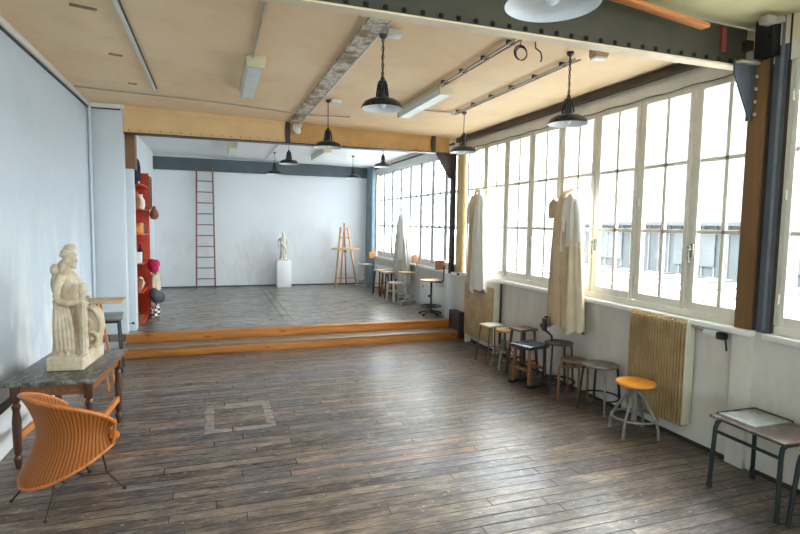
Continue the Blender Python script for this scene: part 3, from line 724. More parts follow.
# brown wooden stool half hidden behind
t = thing('wooden_stool', 'brown round wooden stool with pale legs tucked behind grey metal stool', 'stool', (3.54, 4.60, 0), .5)
seat_disc(.14, .425, .02, M['seat_brownstool'], t)
for k in range(4):
    a = k*PI/2+PI/4
    MB().tube([(.115*math.cos(a), .115*math.sin(a), .41), (.15*math.cos(a), .15*math.sin(a), .34), (.16*math.cos(a), .16*math.sin(a), .006)], .014, 8).obj('leg', M['wood_stool'], t)
MB().bar((-.1, -.1, .37), (.1, .1, .37), .018, .03).obj('stretcher', M['wood_stool'], t)
MB().bar((-.1, .1, .345), (.1, -.1, .345), .018, .02).obj('stretcher', M['wood_stool'], t)

# black steel chair with curved back
t = thing('steel_chair', 'black round steel chair with curved low back and hooped foot ring', 'chair', (3.585, 4.93, 0), 0)
seat_disc(.155, .535, .02, M['seat_black'], t, .01)
for k in range(4):
    a = k*PI/2+.5
    MB().tube([(.13*math.cos(a), .13*math.sin(a), .52), (.15*math.cos(a), .15*math.sin(a), .50), (.185*math.cos(a), .185*math.sin(a), .01)], .012, 8).obj('leg', M['blackmatt'], t)
MB().torus((0, 0, .10), .18, .012).obj('foot_ring', M['blackmatt'], t)
MB().tube([(-.02, .1, .525), (-.02, .11, .58), (-.06, .13, .625), (-.12, .14, .66), (-.15, .14, .72)], .013, 8).obj('back_bracket', M['blackmatt'], t)
bk = MB()
def arc_panel(mb, R, a0, a1, z0, z1, th, c=(0, 0), n=12):
    r_ = []
    for i in range(n+1):
        a = a0+(a1-a0)*i/n; ca, sa = math.cos(a), math.sin(a)
        r_.append([(c[0]+(R)*ca, c[1]+R*sa, z0), (c[0]+(R+th)*ca, c[1]+(R+th)*sa, z0), (c[0]+(R+th)*ca, c[1]+(R+th)*sa, z1), (c[0]+R*ca, c[1]+R*sa, z1)])
    return mb.rings(r_)
arc_panel(bk, .165, 1.85, 3.2, .66, .80, .022).obj('backrest', M['blackmatt'], t)

# blue-black vinyl stool with wooden legs
t = thing('vinyl_stool', 'low stool with square blue black vinyl seat and wooden legs', 'stool', (3.40, 5.21, 0), .25)
MB().box((0, 0, .45), (.35, .31, .045), None, .02).obj('seat', M['vinyl'], t)
for sx in (-1, 1):
    for sy in (-1, 1):
        MB().bar((sx*.12, sy*.11, .43), (sx*.13, sy*.12, .03), .03, .03, .003).obj('leg', M['wood_stool'], t)
MB().bar((-.12, -.11, .19), (-.12, .11, .19), .02, .03).obj('stretcher', M['wood_stool'], t)
MB().bar((.12, -.11, .19), (.12, .11, .19), .02, .03).obj('stretcher', M['wood_stool'], t)
MB().bar((-.12, 0, .19), (.12, 0, .19), .02, .03).obj('stretcher', M['wood_stool'], t)
MB().bar((-.17, -.14, .018), (.17, -.14, .018), .05, .03, .006).obj('black_foot', M['blackmatt'], t)
MB().bar((-.17, .14, .018), (.17, .14, .018), .05, .03, .006).obj('black_foot', M['blackmatt'], t)

# taller dark wooden stool
t = thing('wooden_stool', 'taller dark brown square wooden stool behind the vinyl stool', 'stool', (3.54, 5.58, 0), .15)
MB().box((0, 0, .56), (.26, .24, .03), None, .01).obj('seat', M['seat_brownstool'], t)
for sx in (-1, 1):
    for sy in (-1, 1): MB().bar((sx*.095, sy*.09, .55), (sx*.14, sy*.125, .0), .026, .026, .003).obj('leg', M['wood_dark'], t)
MB().bar((-.125, -.11, .18), (.125, -.11, .18), .016, .028).obj('stretcher', M['wood_stool'], t)
MB().bar((-.125, .11, .18), (.125, .11, .18), .016, .028).obj('stretcher', M['wood_stool'], t)
MB().bar((-.11, -.11, .34), (-.11, .11, .34), .016, .028).obj('stretcher', M['wood_stool'], t)
MB().bar((.11, -.11, .34), (.11, .11, .34), .016, .028).obj('stretcher', M['wood_stool'], t)

# round wooden seat stool with grey steel legs
t = thing('work_stool', 'stool with pale round wooden seat and splayed grey legs, second from radiator', 'stool', (3.475, 5.90, 0), .3)
seat_disc(.12, .50, .03, M['wood_seat'], t)
MB().tube([(0, 0, .22), (0, 0, .475)], .017, 12).obj('column', M['thinsteel'], t)
for k in range(4):
    a = k*PI/2+.4
    MB().tube([(.02*math.cos(a), .02*math.sin(a), .36), (.16*math.cos(a), .16*math.sin(a), .13), (.18*math.cos(a), .18*math.sin(a), .01)], .011, 8).obj('leg', M['steel'], t)
MB().torus((0, 0, .14), .155, .009).obj('foot_ring', M['thinsteel'], t)

# thin-legged white seat stool
t = thing('thin_stool', 'stool with paint spotted whitish seat and thin steel legs beside tan radiator', 'stool', (3.47, 6.22, 0), .1)
MB().box((0, 0, .495), (.27, .24, .025), None, .011).obj('seat', M['seat_white'], t)
for sx in (-1, 1):
    for sy in (-1, 1): MB().tube([(sx*.11, sy*.1, .485), (sx*.155, sy*.14, .005)], .009, 8).obj('leg', M['thinsteel'], t)
MB().tube([(-.135, -.125, .17), (.135, -.125, .17), (.135, .125, .17), (-.135, .125, .17)], .006, 6, loop=True).obj('stretcher', M['thinsteel'], t)

# swivel chairs on stage
def swivel(loc, rz, label, seat_m, back_m, base_m, seat_h, back_h, star=5, sr=.19):
    """faces local +x, back at local -x"""
    t = thing('swivel_chair', label, 'chair', loc, rz)
    MB().rings([[(sr*.95*math.cos(a)*(1 if abs(math.cos(a)) < .8 else .95), sr*math.sin(a), seat_h-.018) for a in [2*PI*k/24 for k in range(24)]],
                [(sr*math.cos(a), sr*1.04*math.sin(a), seat_h) for a in [2*PI*k/24 for k in range(24)]]]).obj('seat', seat_m, t)
    MB().tube([(0, 0, .09), (0, 0, seat_h-.02)], .017, 12).box((.0, .04, seat_h*.55), (.04, .06, .04), None, .01).obj('column', base_m, t)
    MB().tube([(0, 0, seat_h-.03), (-sr-.03, 0, seat_h-.03), (-sr-.065, 0, seat_h+.01), (-sr-.07, 0, back_h-.04)], .011, 8).obj('back_bracket', base_m, t)
    b = MB(); arc_panel(b, .2, PI-.75, PI+.75, back_h-.1, back_h+.06, .014, (-.03, 0), 12).obj('backrest', back_m, t)
    for k in range(star):
        a = 2*PI*k/star+.3
        MB().bar((0, 0, .085), (.215*math.cos(a), .215*math.sin(a), .035), .035, .026, .006).tube([(.205*math.cos(a), .205*math.sin(a), .03), (.205*math.cos(a), .205*math.sin(a), 0)], .016, 8).obj('base_leg', base_m, t)
    MB().torus((0, 0, .16), .17, .01).tube([(-.17, 0, .16), (.17, 0, .16)], .008, 8).tube([(0, -.17, .16), (0, .17, .16)], .008, 8).obj('foot_ring', base_m, t)
    return t
swivel((3.51, 8.44, SH), 2.1, 'black swivel chair with brown back at the stage edge', M['seat_ply'], M['back_ply'], M['blackmatt'], .61, .90)
swivel((3.50, 9.70, SH), 2.35, 'chrome based swivel chair with small brown back beside the hanging coat', M['seat_ply'], M['back_ply'], M['chrome'], .635, .92, 5, .155)
swivel((3.45, 12.5, SH), 2.4, 'farthest swivel chair with orange back by the blue column', M['seat_white'], M['back_orange'], M['chrome'], .58, .83, 4, .18)
t = thing('plastic_stool', 'cream plastic stool with four legs below the stage coat', 'stool', (3.46, 10.17, SH), .2)
MB().box((0, 0, .375), (.28, .28, .03), None, .013).obj('seat', M['whiteplastic'], t)
for sx in (-1, 1):
    for sy in (-1, 1): MB().bar((sx*.12, sy*.12, .385), (sx*.14, sy*.14, 0), .04, .03, .006).obj('leg', M['whiteplastic'], t)
MB().bar((-.13, -.13, .2), (.13, -.13, .2), .012, .03).obj('stretcher', M['whiteplastic'], t)
MB().bar((-.13, .13, .2), (.13, .13, .2), .012, .03).obj('stretcher', M['whiteplastic'], t)
def timber_stool(loc, rz, label):
    t = thing('wooden_stool', label, 'stool', loc, rz)
    MB().box((0, 0, .535), (.28, .26, .03), None, .008).obj('seat', M['seat_ply'], t)
    for sx in (-1, 1):
        for sy in (-1, 1): MB().bar((sx*.1, sy*.09, .52), (sx*.135, sy*.125, 0), .026, .026, .003).obj('leg', M['wood_dark'], t)
    MB().bar((-.125, -.115, .15), (.125, -.115, .15), .014, .026).obj('stretcher', M['back_orange'], t)
    MB().bar((-.125, .115, .15), (.125, .115, .15), .014, .026).obj('stretcher', M['back_orange'], t)
    MB().bar((-.12, -.11, .25), (-.12, .11, .25), .014, .026).obj('stretcher', M['back_orange'], t)
    MB().bar((.12, -.11, .25), (.12, .11, .25), .014, .026).obj('stretcher', M['back_orange'], t)
    return t
timber_stool((3.47, 11.22, SH), .3, 'dark legged wooden stool on stage nearer the far swivel chair')
timber_stool((3.48, 10.72, SH), .1, 'dark legged wooden stool on stage half behind hanging coat')

# bench at the right
t = thing('school_bench', 'dark green tube framed bench with paint stained top beside boxed white post', 'bench', (3.47, 2.47, 0), -.03)
MB().box((0, 0, .50), (.42, .54, .022), None, .006).obj('bench_top', M['bench_top'], t)
MB().box((.02, .115, .515), (.34, .27, .012), None, .004).obj('inset_board', M['bench_pad'], t)
MB().span((.185, -.02, .508), (.205, .265, .525), .003).span((-.15, .25, .508), (.205, .266, .525), .003).obj('dark_edging', M['blackmatt'], t)
for sy in (-1, 1):
    for sx in (-1, 1):
        MB().tube([(sx*.05, sy*.23, .477), (sx*.14, sy*.23, .477), (sx*.172, sy*.232, .462), (sx*.185, sy*.235, .42), (sx*.2, sy*.245, .01)], .015, 10).obj('leg', M['greensteel'], t)
        MB().lathe([(.018, 0), (.018, .03), (.016, .035)], (sx*.2, sy*.245, 0), 12).obj('rubber_foot', M['blackmatt'], t)
MB().tube([(-.185, -.23, .40), (-.185, .23, .40)], .012, 8).obj('stretcher', M['greensteel'], t)
MB().tube([(.185, -.23, .40), (.185, .23, .40)], .012, 8).obj('stretcher', M['greensteel'], t)
t = thing('work_stool', 'dark tube framed stool with orange seat cut off beside the bench', 'stool', (3.47, 2.0, 0), .0)
MB().box((0, 0, .49), (.34, .32, .022), None, .009).obj('seat', M['seat_orange'], t)
for sy in (-1, 1):
    for sx in (-1, 1): MB().tube([(sx*.04, sy*.14, .468), (sx*.13, sy*.145, .468), (sx*.158, sy*.148, .45), (sx*.168, sy*.15, .41), (sx*.195, sy*.17, .008)], .014, 10).obj('leg', M['greensteel'], t)
MB().torus((0, 0, .15), .19, .01).obj('foot_ring', M['greensteel'], t)

# ------------------------------------------------------------------ hanging coats
def coat_rings(H, top_w, bot_w, depth, folds, seed, n=64, m=26, gather=.0, shoulder=True):
    rnd = random.Random(seed); ph = [rnd.uniform(0, 6.28) for _ in range(5)]; out = []
    for j in range(m+1):
        t = j/m; z = -H*t
        w = top_w*(.25+.75*min(1, t/.10)**.6) if shoulder else top_w
        w = w+(bot_w-top_w)*max(0, (t-.08)/.92)**1.0
        d = depth*(.45+.55*min(1, t/.2))
        r = []
        for k in range(n):
            a = 2*PI*k/n
            amp = .24*min(1, t*2.2)
            f = 1+amp*math.sin(folds*a+ph[0]+1.2*t)+amp*.55*math.sin((folds*2-1)*a+ph[1]-2*t)+.05*math.sin(3*a+ph[2]+4*t)
            x = d/2*math.cos(a)*f; y = w/2*math.sin(a)*(1+.25*(f-1))
            zz = z
            if j == m: zz = z+.02*math.sin(folds*a+ph[3])+.03*math.sin(2*a+ph[4])
            if shoulder and t < .12: zz = z-.05*abs(math.sin(a))**2*(1-t/.12)*1.3
            r.append((x, y, zz))
        out.append(r)
    return out
# near coat: long beige smock + white shirt on its nearer side
t = thing('hanging_smock', 'long beige smock with white shirt hanging from hook before middle window panes', 'smock', (XR-.15, 4.93, 2.2))
MB().rings(coat_rings(1.5, .28, .44, .16, 6, 4)).obj('smock_body', M['linen'], t, loc=(0, .05, 0))
MB().rings(coat_rings(1.34, .16, .36, .14, 5, 17)).obj('lower_panel', M['linen_pale'], t, loc=(.0, -.16, -.17))
o = MB().rings(coat_rings(.60, .22, .30, .13, 5, 8)).obj('white_shirt', M['linen_white'], t, loc=(-.01, -.09, -.03))
MB().tube([(-.02, .17, -.10), (-.03, .215, -.15), (-.03, .225, -.22), (-.02, .215, -.30)], [.04, .05, .05, .052], 14).obj('sleeve', M['linen'], t)
MB().tube([(0, -.08, -.10), (-.01, -.13, -.2), (0, -.15, -.40), (.01, -.15, -.52)], [.04, .05, .045, .05], 14).obj('sleeve', M['linen_white'], o)
MB().tube([(.02, -.045, .005), (-.04, -.02, -.03), (-.06, 0, -.07), (-.03, .04, -.04), (.02, .05, .0)], .016, 10).obj('collar', M['linen'], t)
t = thing('hanging_smock', 'narrow beige and white smock hanging near the cream yellow post', 'smock', (XR-.14, 7.03, 2.33))
MB().rings(coat_rings(1.38, .20, .46, .14, 6, 12)).obj('smock_body', M['linen'], t, loc=(0, .06, 0))
MB().rings(coat_rings(1.46, .20, .44, .13, 6, 15)).obj('white_panel', M['linen_white'], t, loc=(-.02, -.1, -.01))
MB().tube([(-.03, .09, -.1), (-.05, .17, -.3), (-.05, .2, -.5)], [.04, .045, .04], 12).obj('sleeve', M['linen_pale'], t)
MB().tube([(.02, -.04, .0), (-.04, 0, -.04), (.02, .04, .0)], .014, 10).obj('collar', M['linen'], t)
t = thing('hanging_smock', 'greyish white smock hanging before milky stage windows', 'smock', (XR-.13, 10.42, 2.11))
MB().rings(coat_rings(1.46, .30, .95, .16, 6, 21)).obj('smock_body', M['linen_grey'], t)
MB().rings(coat_rings(1.0, .18, .3, .11, 5, 25)).obj('white_panel', M['linen_white'], t, loc=(-.05, -.1, -.03))
MB().tube([(-.02, -.14, -.1), (-.03, -.2, -.3), (-.03, -.22, -.6)], [.045, .05, .045], 12).obj('sleeve', M['linen_white'], t)
MB().tube([(.02, -.04, .0), (-.04, 0, -.04), (.02, .04, .0)], .014, 10).obj('collar', M['linen_grey'], t)

# ------------------------------------------------------------------ stage: ladder, pedestal, statue, easel
t = thing('wooden_ladder', 'tall narrow wooden ladder leaning on white back wall', 'ladder', (-.185, 13.13, SH))
lean = .20
for sx in (-1, 1):
    MB().bar((sx*.205, 0, 0), (sx*.175, lean-.045, 2.79), .06, .035, .004).obj('side_rail', M['ladder'], t)
for i in range(11):
    z = .22+i*.25; w = .205-.03*z/2.79
    MB().tube([(-w, (lean-.045)*z/2.79, z), (w, (lean-.045)*z/2.79, z)], .012, 8).obj('rung', M['ladder'], t)

o = MB().span((-.165, -.165, 0), (.165, .165, .64), .004).obj('pedestal', M['pedestal'], loc=(1.58, 13.1, SH)); tag(o, 'plain white square pedestal before the back wall', 'pedestal')

def remesh(o, vox, smooth_it=2):
    r = o.modifiers.new('r', 'REMESH'); r.mode = 'VOXEL'; r.voxel_size = vox; r.use_smooth_shade = True
    if smooth_it:
        s = o.modifiers.new('s', 'SMOOTH'); s.factor = .5; s.iterations = smooth_it
    return o
def ell_rings(spec, n=40, folds=0, amp=0.0, ph=0):
    """spec rows: z, cx, cy, rx, ry"""
    out = []
    for i, (z, cx, cy, rx, ry) in enumerate(spec):
        am = amp*(1 if not isinstance(amp, list) else 1)
        out.append([(cx+rx*math.cos(a)*(1+am*math.sin(folds*a+ph+z*3)), cy+ry*math.sin(a)*(1+am*math.sin(folds*a+ph+z*3)), z) for a in [2*PI*k/n for k in range(n)]])
    return out
def interp(spec, m):
    out = []
    for a, b in zip(spec[:-1], spec[1:]):
        for i in range(m): out.append(tuple(a[j]+(b[j]-a[j])*i/m for j in range(len(a))))
    return out+[spec[-1]]

# small classical figure on the pedestal (faces -y)
s = MB()
s.span((-.12, -.1, 0), (.12, .1, .035))
s.rings(ell_rings(interp([(.03, 0, 0, .085, .075), (.15, 0, 0, .075, .065), (.28, .005, 0, .072, .06), (.36, .008, 0, .075, .062), (.42, .005, 0, .062, .05)], 4), 48, 9, .07))
s.rings(ell_rings(interp([(.41, .004, 0, .06, .048), (.47, 0, -.006, .07, .055), (.52, -.004, -.004, .078, .05), (.555, -.004, 0, .05, .035), (.575, 0, 0, .022, .022), (.6, 0, -.004, .022, .022)], 3), 32))
s.ball((0, -.006, .632), (.033, .04, .044)); s.ball((0, .012, .65), (.037, .036, .034)); s.ball((0, .045, .64), (.018, .016, .018)); s.ball((0, -.047, .63), (.006, .009, .012), 6)
s.tube([(.074, 0, .535), (.095, .005, .47), (.092, -.02, .40)], [.024, .021, .02], 12)
s.tube([(-.08, 0, .535), (-.108, .01, .46), (-.098, -.03, .37), (-.085, -.055, .31)], [.024, .021, .018, .013], 12)
s.tube([(-.06, -.05, .44), (0, -.068, .38), (.06, -.05, .28), (.07, -.04, .16)], [.016, .018, .02, .018], 10)
s.ball((.03, -.07, .05), (.02, .035, .016)); s.ball((-.03, -.065, .05), (.02, .03, .016))
o = remesh(s.obj('plaster_figure', M['plaster_lt'], loc=(1.57, 13.08, SH+.64), rot=(0, 0, -.15)), .007, 2)
tag(o, 'small pale plaster standing figure on the white pedestal', 'statue')

# easel
t = thing('artist_easel', 'light wooden easel with reddish mast standing near blue column', 'easel', (3.0, 12.55, SH), .0)
MB().bar((-.27, 0, 0), (-.085, .26, 1.46), .045, .03, .003).obj('side_leg', M['easel'], t)
MB().bar((.27, 0, 0), (.085, .26, 1.46), .045, .03, .003).obj('side_leg', M['easel'], t)
MB().bar((0, .62, 0), (0, .27, 1.36), .04, .03, .003).obj('rear_leg', M['easel'], t)
MB().bar((0, -.005, .06), (0, .27, 1.56), .04, .025, .003).obj('mast', M['easel_dk'], t)
MB().bar((-.15, .20, 1.20), (.15, .20, 1.20), .05, .03, .003).obj('top_crossbar', M['easel'], t)
MB().bar((-.25, .03, .24), (.25, .03, .24), .05, .025, .003).obj('lower_crossbar', M['easel'], t)
MB().box((0, .10, .93), (.68, .09, .03), None, .004).box((0, .06, .955), (.68, .012, .03), None, .003).obj('canvas_ledge', M['easel'], t)
MB().box((0, .125, .90), (.06, .05, .1), None, .006).obj('ledge_clamp', M['easel_dk'], t)
MB().box((0, .205, 1.42), (.05, .05, .08), None, .006).obj('top_clamp', M['easel'], t)

# ------------------------------------------------------------------ stage shelf with props
SY0, SY1, SX0, SX1 = 8.55, 9.6, XS+.005, -.985
t = thing('prop_shelf', 'orange red open shelf crammed with props behind the left post', 'shelf', (SX0, SY0, SH))
W = SX1-SX0; LL = SY1-SY0
MB().span((0, 0, 0), (.06, .025, 2.3), .003).obj('end_frame', M['red'], t)
MB().span((0, LL-.025, 0), (W, LL, 2.3), .003).obj('side_panel', M['red'], t)
MB().span((0, .025, 0), (.012, LL-.025, 2.3)).obj('back_panel', M['red'], t)
SHZ = [.06, .5, .92, 1.34, 1.72, 2.08]
for z in SHZ: MB().span((.012, .025, z-.022), (W, LL-.025, z-.004), .002).obj('shelf_board', M['red'], t)
def prop(name, mb, m, loc, label, cat, **k):
    o = mb.obj(name, m, loc=loc, **k); return tag(o, label, cat)
def onsh(i, x, y): return (SX0+x, SY0+y, SH+SHZ[i])
rj = random.Random(3)
def jar_prof(r, h): return [(.004, 0), (r*.8, 0), (r, h*.25), (r*.95, h*.6), (r*.5, h*.82), (r*.55, h), (r*.45, h), (r*.4, h*.84), (.004, h*.8)]
V = lambda prof, n=24: MB().lathe(prof, n=n)
tin = lambda r, h: [(.004, 0), (r, 0), (r, h-.004), (r-.005, h), (.004, h)]
bottle = lambda r, h: [(.004, 0), (r, 0), (r*1.03, h*.6), (r*.35, h*.8), (r*.35, h), (.004, h)]
basket = lambda r, h: [(.004, 0), (r*.7, 0), (r, h), (r*.92, h), (r*.64, .012), (.004, .012)]
pot = lambda r: [(.004, 0), (r*.55, 0), (r*.95, r*.45), (r, r), (r*.68, r*1.55), (r*.3, r*1.72), (.004, r*1.74)]
prop('orange_pot', V(pot(.085)), M['pumpkin'], onsh(3, .20, .12), 'round orange pot on the red shelf at half height', 'pot')
prop('white_box', MB().box((0, 0, .08), (.10, .16, .16), None, .004), M['sill'], onsh(2, .215, .13), 'white box one board below round orange pot', 'box')
prop('dark_bottle', V(bottle(.038, .27)), M['navy'], onsh(2, .225, .31), 'dark blue bottle beside white box on the red shelf', 'bottle')
prop('glazed_jar', V(jar_prof(.072, .24)), M['rust'], onsh(4, .195, .13), 'rust brown jar on upper part of the red shelf', 'jar')
prop('cream_jar', V(jar_prof(.06, .2)), M['creamcloth'], onsh(4, .215, .34), 'cream jar next to rust brown jar on the red shelf', 'jar')
prop('yellow_tin', V(tin(.055, .17)), M['back_orange'], onsh(3, .22, .33), 'ochre tin beyond round orange pot on the red shelf', 'tin')
prop('brown_basket', V(basket(.09, .17)), M['rust'], onsh(1, .19, .13), 'brown basket low on the red shelf', 'basket')
prop('plaster_mask', MB().ball((0, 0, .1), (.05, .065, .1)).ball((.045, 0, .1), (.02, .015, .03), 8), M['creamcloth'], onsh(1, .215, .36), 'cream plaster mask low on the red shelf', 'mask')
prop('white_pot', V(jar_prof(.065, .22)), M['sill'], onsh(4, .215, .55), 'white jar farthest along upper board of the red shelf', 'jar')
prop('ochre_bowl', V(basket(.085, .1)), M['brass'], onsh(0, .19, .14), 'dull ochre bowl at the foot of the red shelf', 'bowl')
prop('cream_pitcher', V(jar_prof(.07, .27)), M['seat_white'], onsh(5, .2, .14), 'cream pitcher on the top board of the red shelf', 'pitcher')
prop('green_tin', V(tin(.05, .14)), M['greensteel'], onsh(3, .225, .52), 'dark green tin farthest along the orange pot board', 'tin')
# items outside / hanging at shelf front
c = MB().rings(coat_rings(.36, .14, .2, .13, 5, 31)); prop('navy_cloth', c, M['navy'], (SX1-.07, SY0-.10, SH+2.45), 'navy cloth draped at the top of red shelf', 'cloth')
fr = MB().span((-.012, -.14, 0), (.012, -.105, .52), .002).span((-.012, .105, 0), (.012, .14, .52), .002).span((-.012, -.105, 0), (.012, .105, .035), .002).span((-.012, -.105, .485), (.012, .105, .52), .002)
prop('picture_frame', fr, M['wood_stool'], (SX1+.03, SY1-.12, SH+1.72), 'empty wooden frame hung on upper front of the red shelf', 'frame')
prop('brown_gourd', MB().lathe([(.004, -.1), (.05, -.085), (.072, -.03), (.06, .03), (.03, .07), (.022, .11), (.004, .12)], n=20), M['rust'], (SX1+.08, SY1-.1, SH+1.66), 'brown gourd hanging below the wooden frame on the red shelf', 'gourd')
k_ = MB()
for i in range(9): k_.ball((rj.uniform(-.05, .05), rj.uniform(-.07, .07), rj.uniform(-.05, .05)), rj.uniform(.05, .075), 8)
o = remesh(k_.obj('fuchsia_bundle', M['fuchsia'], loc=(SX1+.07, SY1-.25, SH+.83)), .012, 3); tag(o, 'fuchsia cloth bundle at the front of red shelf', 'cloth')
c = MB().rings(coat_rings(.27, .2, .26, .13, 5, 37)); prop('cream_cloth', c, M['creamcloth'], (SX1+.085, SY1-.22, SH+.72), 'cream cloth hanging under the fuchsia bundle', 'cloth')
k_ = MB(); k_.ball((0, 0, 0), (.09, .2, .1)).ball((.05, .1, -.03), (.08, .14, .09)).ball((-.02, -.12, .06), (.07, .12, .09))
o = remesh(k_.obj('charcoal_bag', M['greycloth'], loc=(SX1+.10, SY1-.28, SH+.335)), .014, 4); tag(o, 'charcoal cloth bag slumped below the cream cloth', 'bag')
c = MB().rings(coat_rings(.21, .24, .28, .12, 6, 41)); prop('checked_cloth', c, M['check'], (SX1+.09, SY1-.3, SH+.235), 'black and white checked cloth by floor under charcoal bag', 'cloth')

# ------------------------------------------------------------------ left foreground: table
TZ = .645
t = thing('old_table', 'old wooden table with scuffed dark top by the left wall', 'table', (-1.085, 4.825, 0), -.08)
tx, ty = .60, .98
MB().box((0, 0, TZ-.014), (tx, ty, .028), None, .006).obj('table_top', M['table_top'], t)
MB().span((-tx/2+.06, -ty/2+.07, TZ-.12), (tx/2-.06, -ty/2+.09, TZ-.028)).span((-tx/2+.06, ty/2-.09, TZ-.12), (tx/2-.06, ty/2-.07, TZ-.028)).span((-tx/2+.055, -ty/2+.08, TZ-.12), (-tx/2+.075, ty/2-.08, TZ-.028)).span((tx/2-.075, -ty/2+.08, TZ-.12), (tx/2-.055, ty/2-.08, TZ-.028)).obj('apron', M['apron_wood'], t)
MB().span((tx/2-.012, -ty/2+.01, TZ-.027), (tx/2+.003, ty/2-.01, TZ-.004), .002).obj('edge_strip', M['apron_wood'], t)
for sx in (-1, 1):
    for sy in (-1, 1):
        L = MB().span((sx*(tx/2-.065)-.028, sy*(ty/2-.08)-.028, TZ-.15), (sx*(tx/2-.065)+.028, sy*(ty/2-.08)+.028, TZ-.028), .003)
        L.lathe([(.028, TZ-.15), (.018, TZ-.165), (.03, TZ-.19), (.022, TZ-.22), (.03, TZ-.3), (.026, .12), (.018, .1), (.03, .075), (.026, .05), (.016, 0)], (sx*(tx/2-.065), sy*(ty/2-.08), 0), 18)
        L.obj('leg', M['table_wood'], t)
MB().bar((tx/2-.065, -ty/2+.08, .22), (tx/2-.065, ty/2-.08, .22), .03, .05, .003).obj('stretcher', M['leg_orange'], t)
MB().bar((-tx/2+.065, -ty/2+.08, .22), (-tx/2+.065, ty/2-.08, .22), .03, .05, .003).obj('stretcher', M['leg_orange'], t)
MB().bar((-tx/2+.065, 0, .22), (tx/2-.065, 0, .22), .03, .045, .003).obj('stretcher', M['leg_orange'], t)

# ------------------------------------------------------------------ plaster group on the table
STZ = TZ+.001
g = MB()
g.span((-.135, -.26, 0), (.125, .26, .105), .012)                  # plinth
g.span((-.12, -.24, .1), (.11, .24, .118), .006)
fx, fy = -.035, -.125                                              # figure's axis; she faces +x
# robe: full pleated skirt, then bodice
g.rings(ell_rings(interp([(.11, fx-.005, fy, .112, .112), (.18, fx-.005, fy, .104, .106), (.32, fx-.008, fy, .1, .1), (.43, fx-.008, fy, .094, .094), (.475, fx-.005, fy, .08, .082)], 5), 72, 13, .11))
g.rings(ell_rings(interp([(.47, fx-.004, fy, .083, .086), (.505, fx, fy, .074, .082), (.56, fx+.004, fy, .074, .086), (.62, fx+.008, fy, .082, .094), (.66, fx, fy, .068, .098), (.69, fx-.004, fy, .045, .06), (.705, fx, fy, .032, .034), (.735, fx+.006, fy, .029, .03)], 4), 40))
g.ball((fx+.052, fy-.038, .615), (.032, .034, .034)); g.ball((fx+.052, fy+.038, .615), (.032, .034, .034))
# overskirt drape, diagonal folds over the hip
for i in range(5): g.tube([(fx-.07+.02*i, fy-.098, .50), (fx-.05+.022*i, fy-.115, .42), (fx-.06+.03*i, fy-.11, .30), (fx-.055+.03*i, fy-.105, .15)], [.012, .016, .015, .013], 8)
for i in range(4): g.tube([(fx+.08, fy-.07+.045*i, .47), (fx+.10, fy-.07+.045*i, .33), (fx+.112, fy-.075+.048*i, .13)], [.012, .015, .014], 8)
# sash and collar folds
g.torus((fx, fy, .49), .083, .011)
g.tube([(fx-.03, fy-.095, .66), (fx+.05, fy-.07, .615), (fx+.085, fy, .585), (fx+.05, fy+.07, .615), (fx-.03, fy+.095, .66)], .015, 10)
# head, facing +x
hx, hy, hz = fx+.014, fy, .765
g.ball((hx, hy, hz), (.05, .041, .058)); g.ball((hx+.025, hy, hz-.03), (.028, .028, .028)); g.ball((hx+.052, hy, hz-.004), (.013, .008, .014), 8)
g.ball((hx+.044, hy, hz-.032), (.01, .014, .008), 8); g.ball((hx+.04, hy, hz-.05), (.014, .014, .012), 8)
for sy in (-1, 1):
    g.ball((hx-.006, hy+sy*.041, hz-.006), (.012, .008, .018), 8); g.ball((hx+.042, hy+sy*.018, hz+.012), (.008, .012, .006), 6)
    g.tube([(hx+.03, hy+sy*.03, hz+.035), (hx-.01, hy+sy*.046, hz+.012), (hx-.035, hy+sy*.038, hz-.03), (hx-.045, hy+sy*.03, hz-.08), (hx-.04, hy+sy*.04, hz-.13)], [.014, .017, .018, .017, .012], 10)
# soft peaked cap
g.ball((hx-.008, hy, hz+.045), (.054, .05, .042)); g.ball((hx+.004, hy, hz+.078), (.042, .04, .032)); g.ball((hx+.028, hy, hz+.092), (.026, .024, .02)); g.torus((hx-.004, hy, hz+.032), .052, .011)
# hair roll and quiver-like bundle at the back
g.ball((hx-.055, hy, hz-.05), (.03, .04, .05)); g.ball((fx-.085, fy-.02, .70), (.032, .04, .04)); g.ball((fx-.092, fy, .60), (.03, .05, .08))
# near arm: upper arm down, forearm forward to the shaft
g.tube([(fx-.01, fy-.095, .665), (fx-.03, fy-.122, .60), (fx-.04, fy-.125, .525), (fx-.025, fy-.13, .49)], [.03, .031, .027, .024], 14)
g.tube([(fx-.03, fy-.128, .495), (fx+.04, fy-.13, .478), (fx+.10, fy-.115, .483), (fx+.122, fy-.1, .495)], [.028, .025, .019, .018], 12)
g.ball((fx+.125, fy-.1, .497), (.022, .018, .02), 8)
for i in range(4): g.tube([(fx+.118, fy-.112, .512-.011*i), (fx+.142, fy-.118, .512-.011*i), (fx+.15, fy-.098, .51-.011*i)], .007, 6)
g.tube([(fx+.11, fy-.095, .51), (fx+.125, fy-.08, .528), (fx+.14, fy-.085, .532)], .008, 6)
# far arm
g.tube([(fx-.01, fy+.095, .665), (fx+.01, fy+.125, .59), (fx+.03, fy+.13, .52), (fx+.09, fy+.10, .50)], [.034, .034, .028, .02], 12)
g.ball((fx+.105, fy+.095, .5), (.022, .018, .018), 8)
for i in range(4): g.tube([(fx+.11, fy+.105-.009*i, .505), (fx+.135, fy+.1-.009*i, .5), (fx+.142, fy+.096-.009*i, .485)], .006, 6)
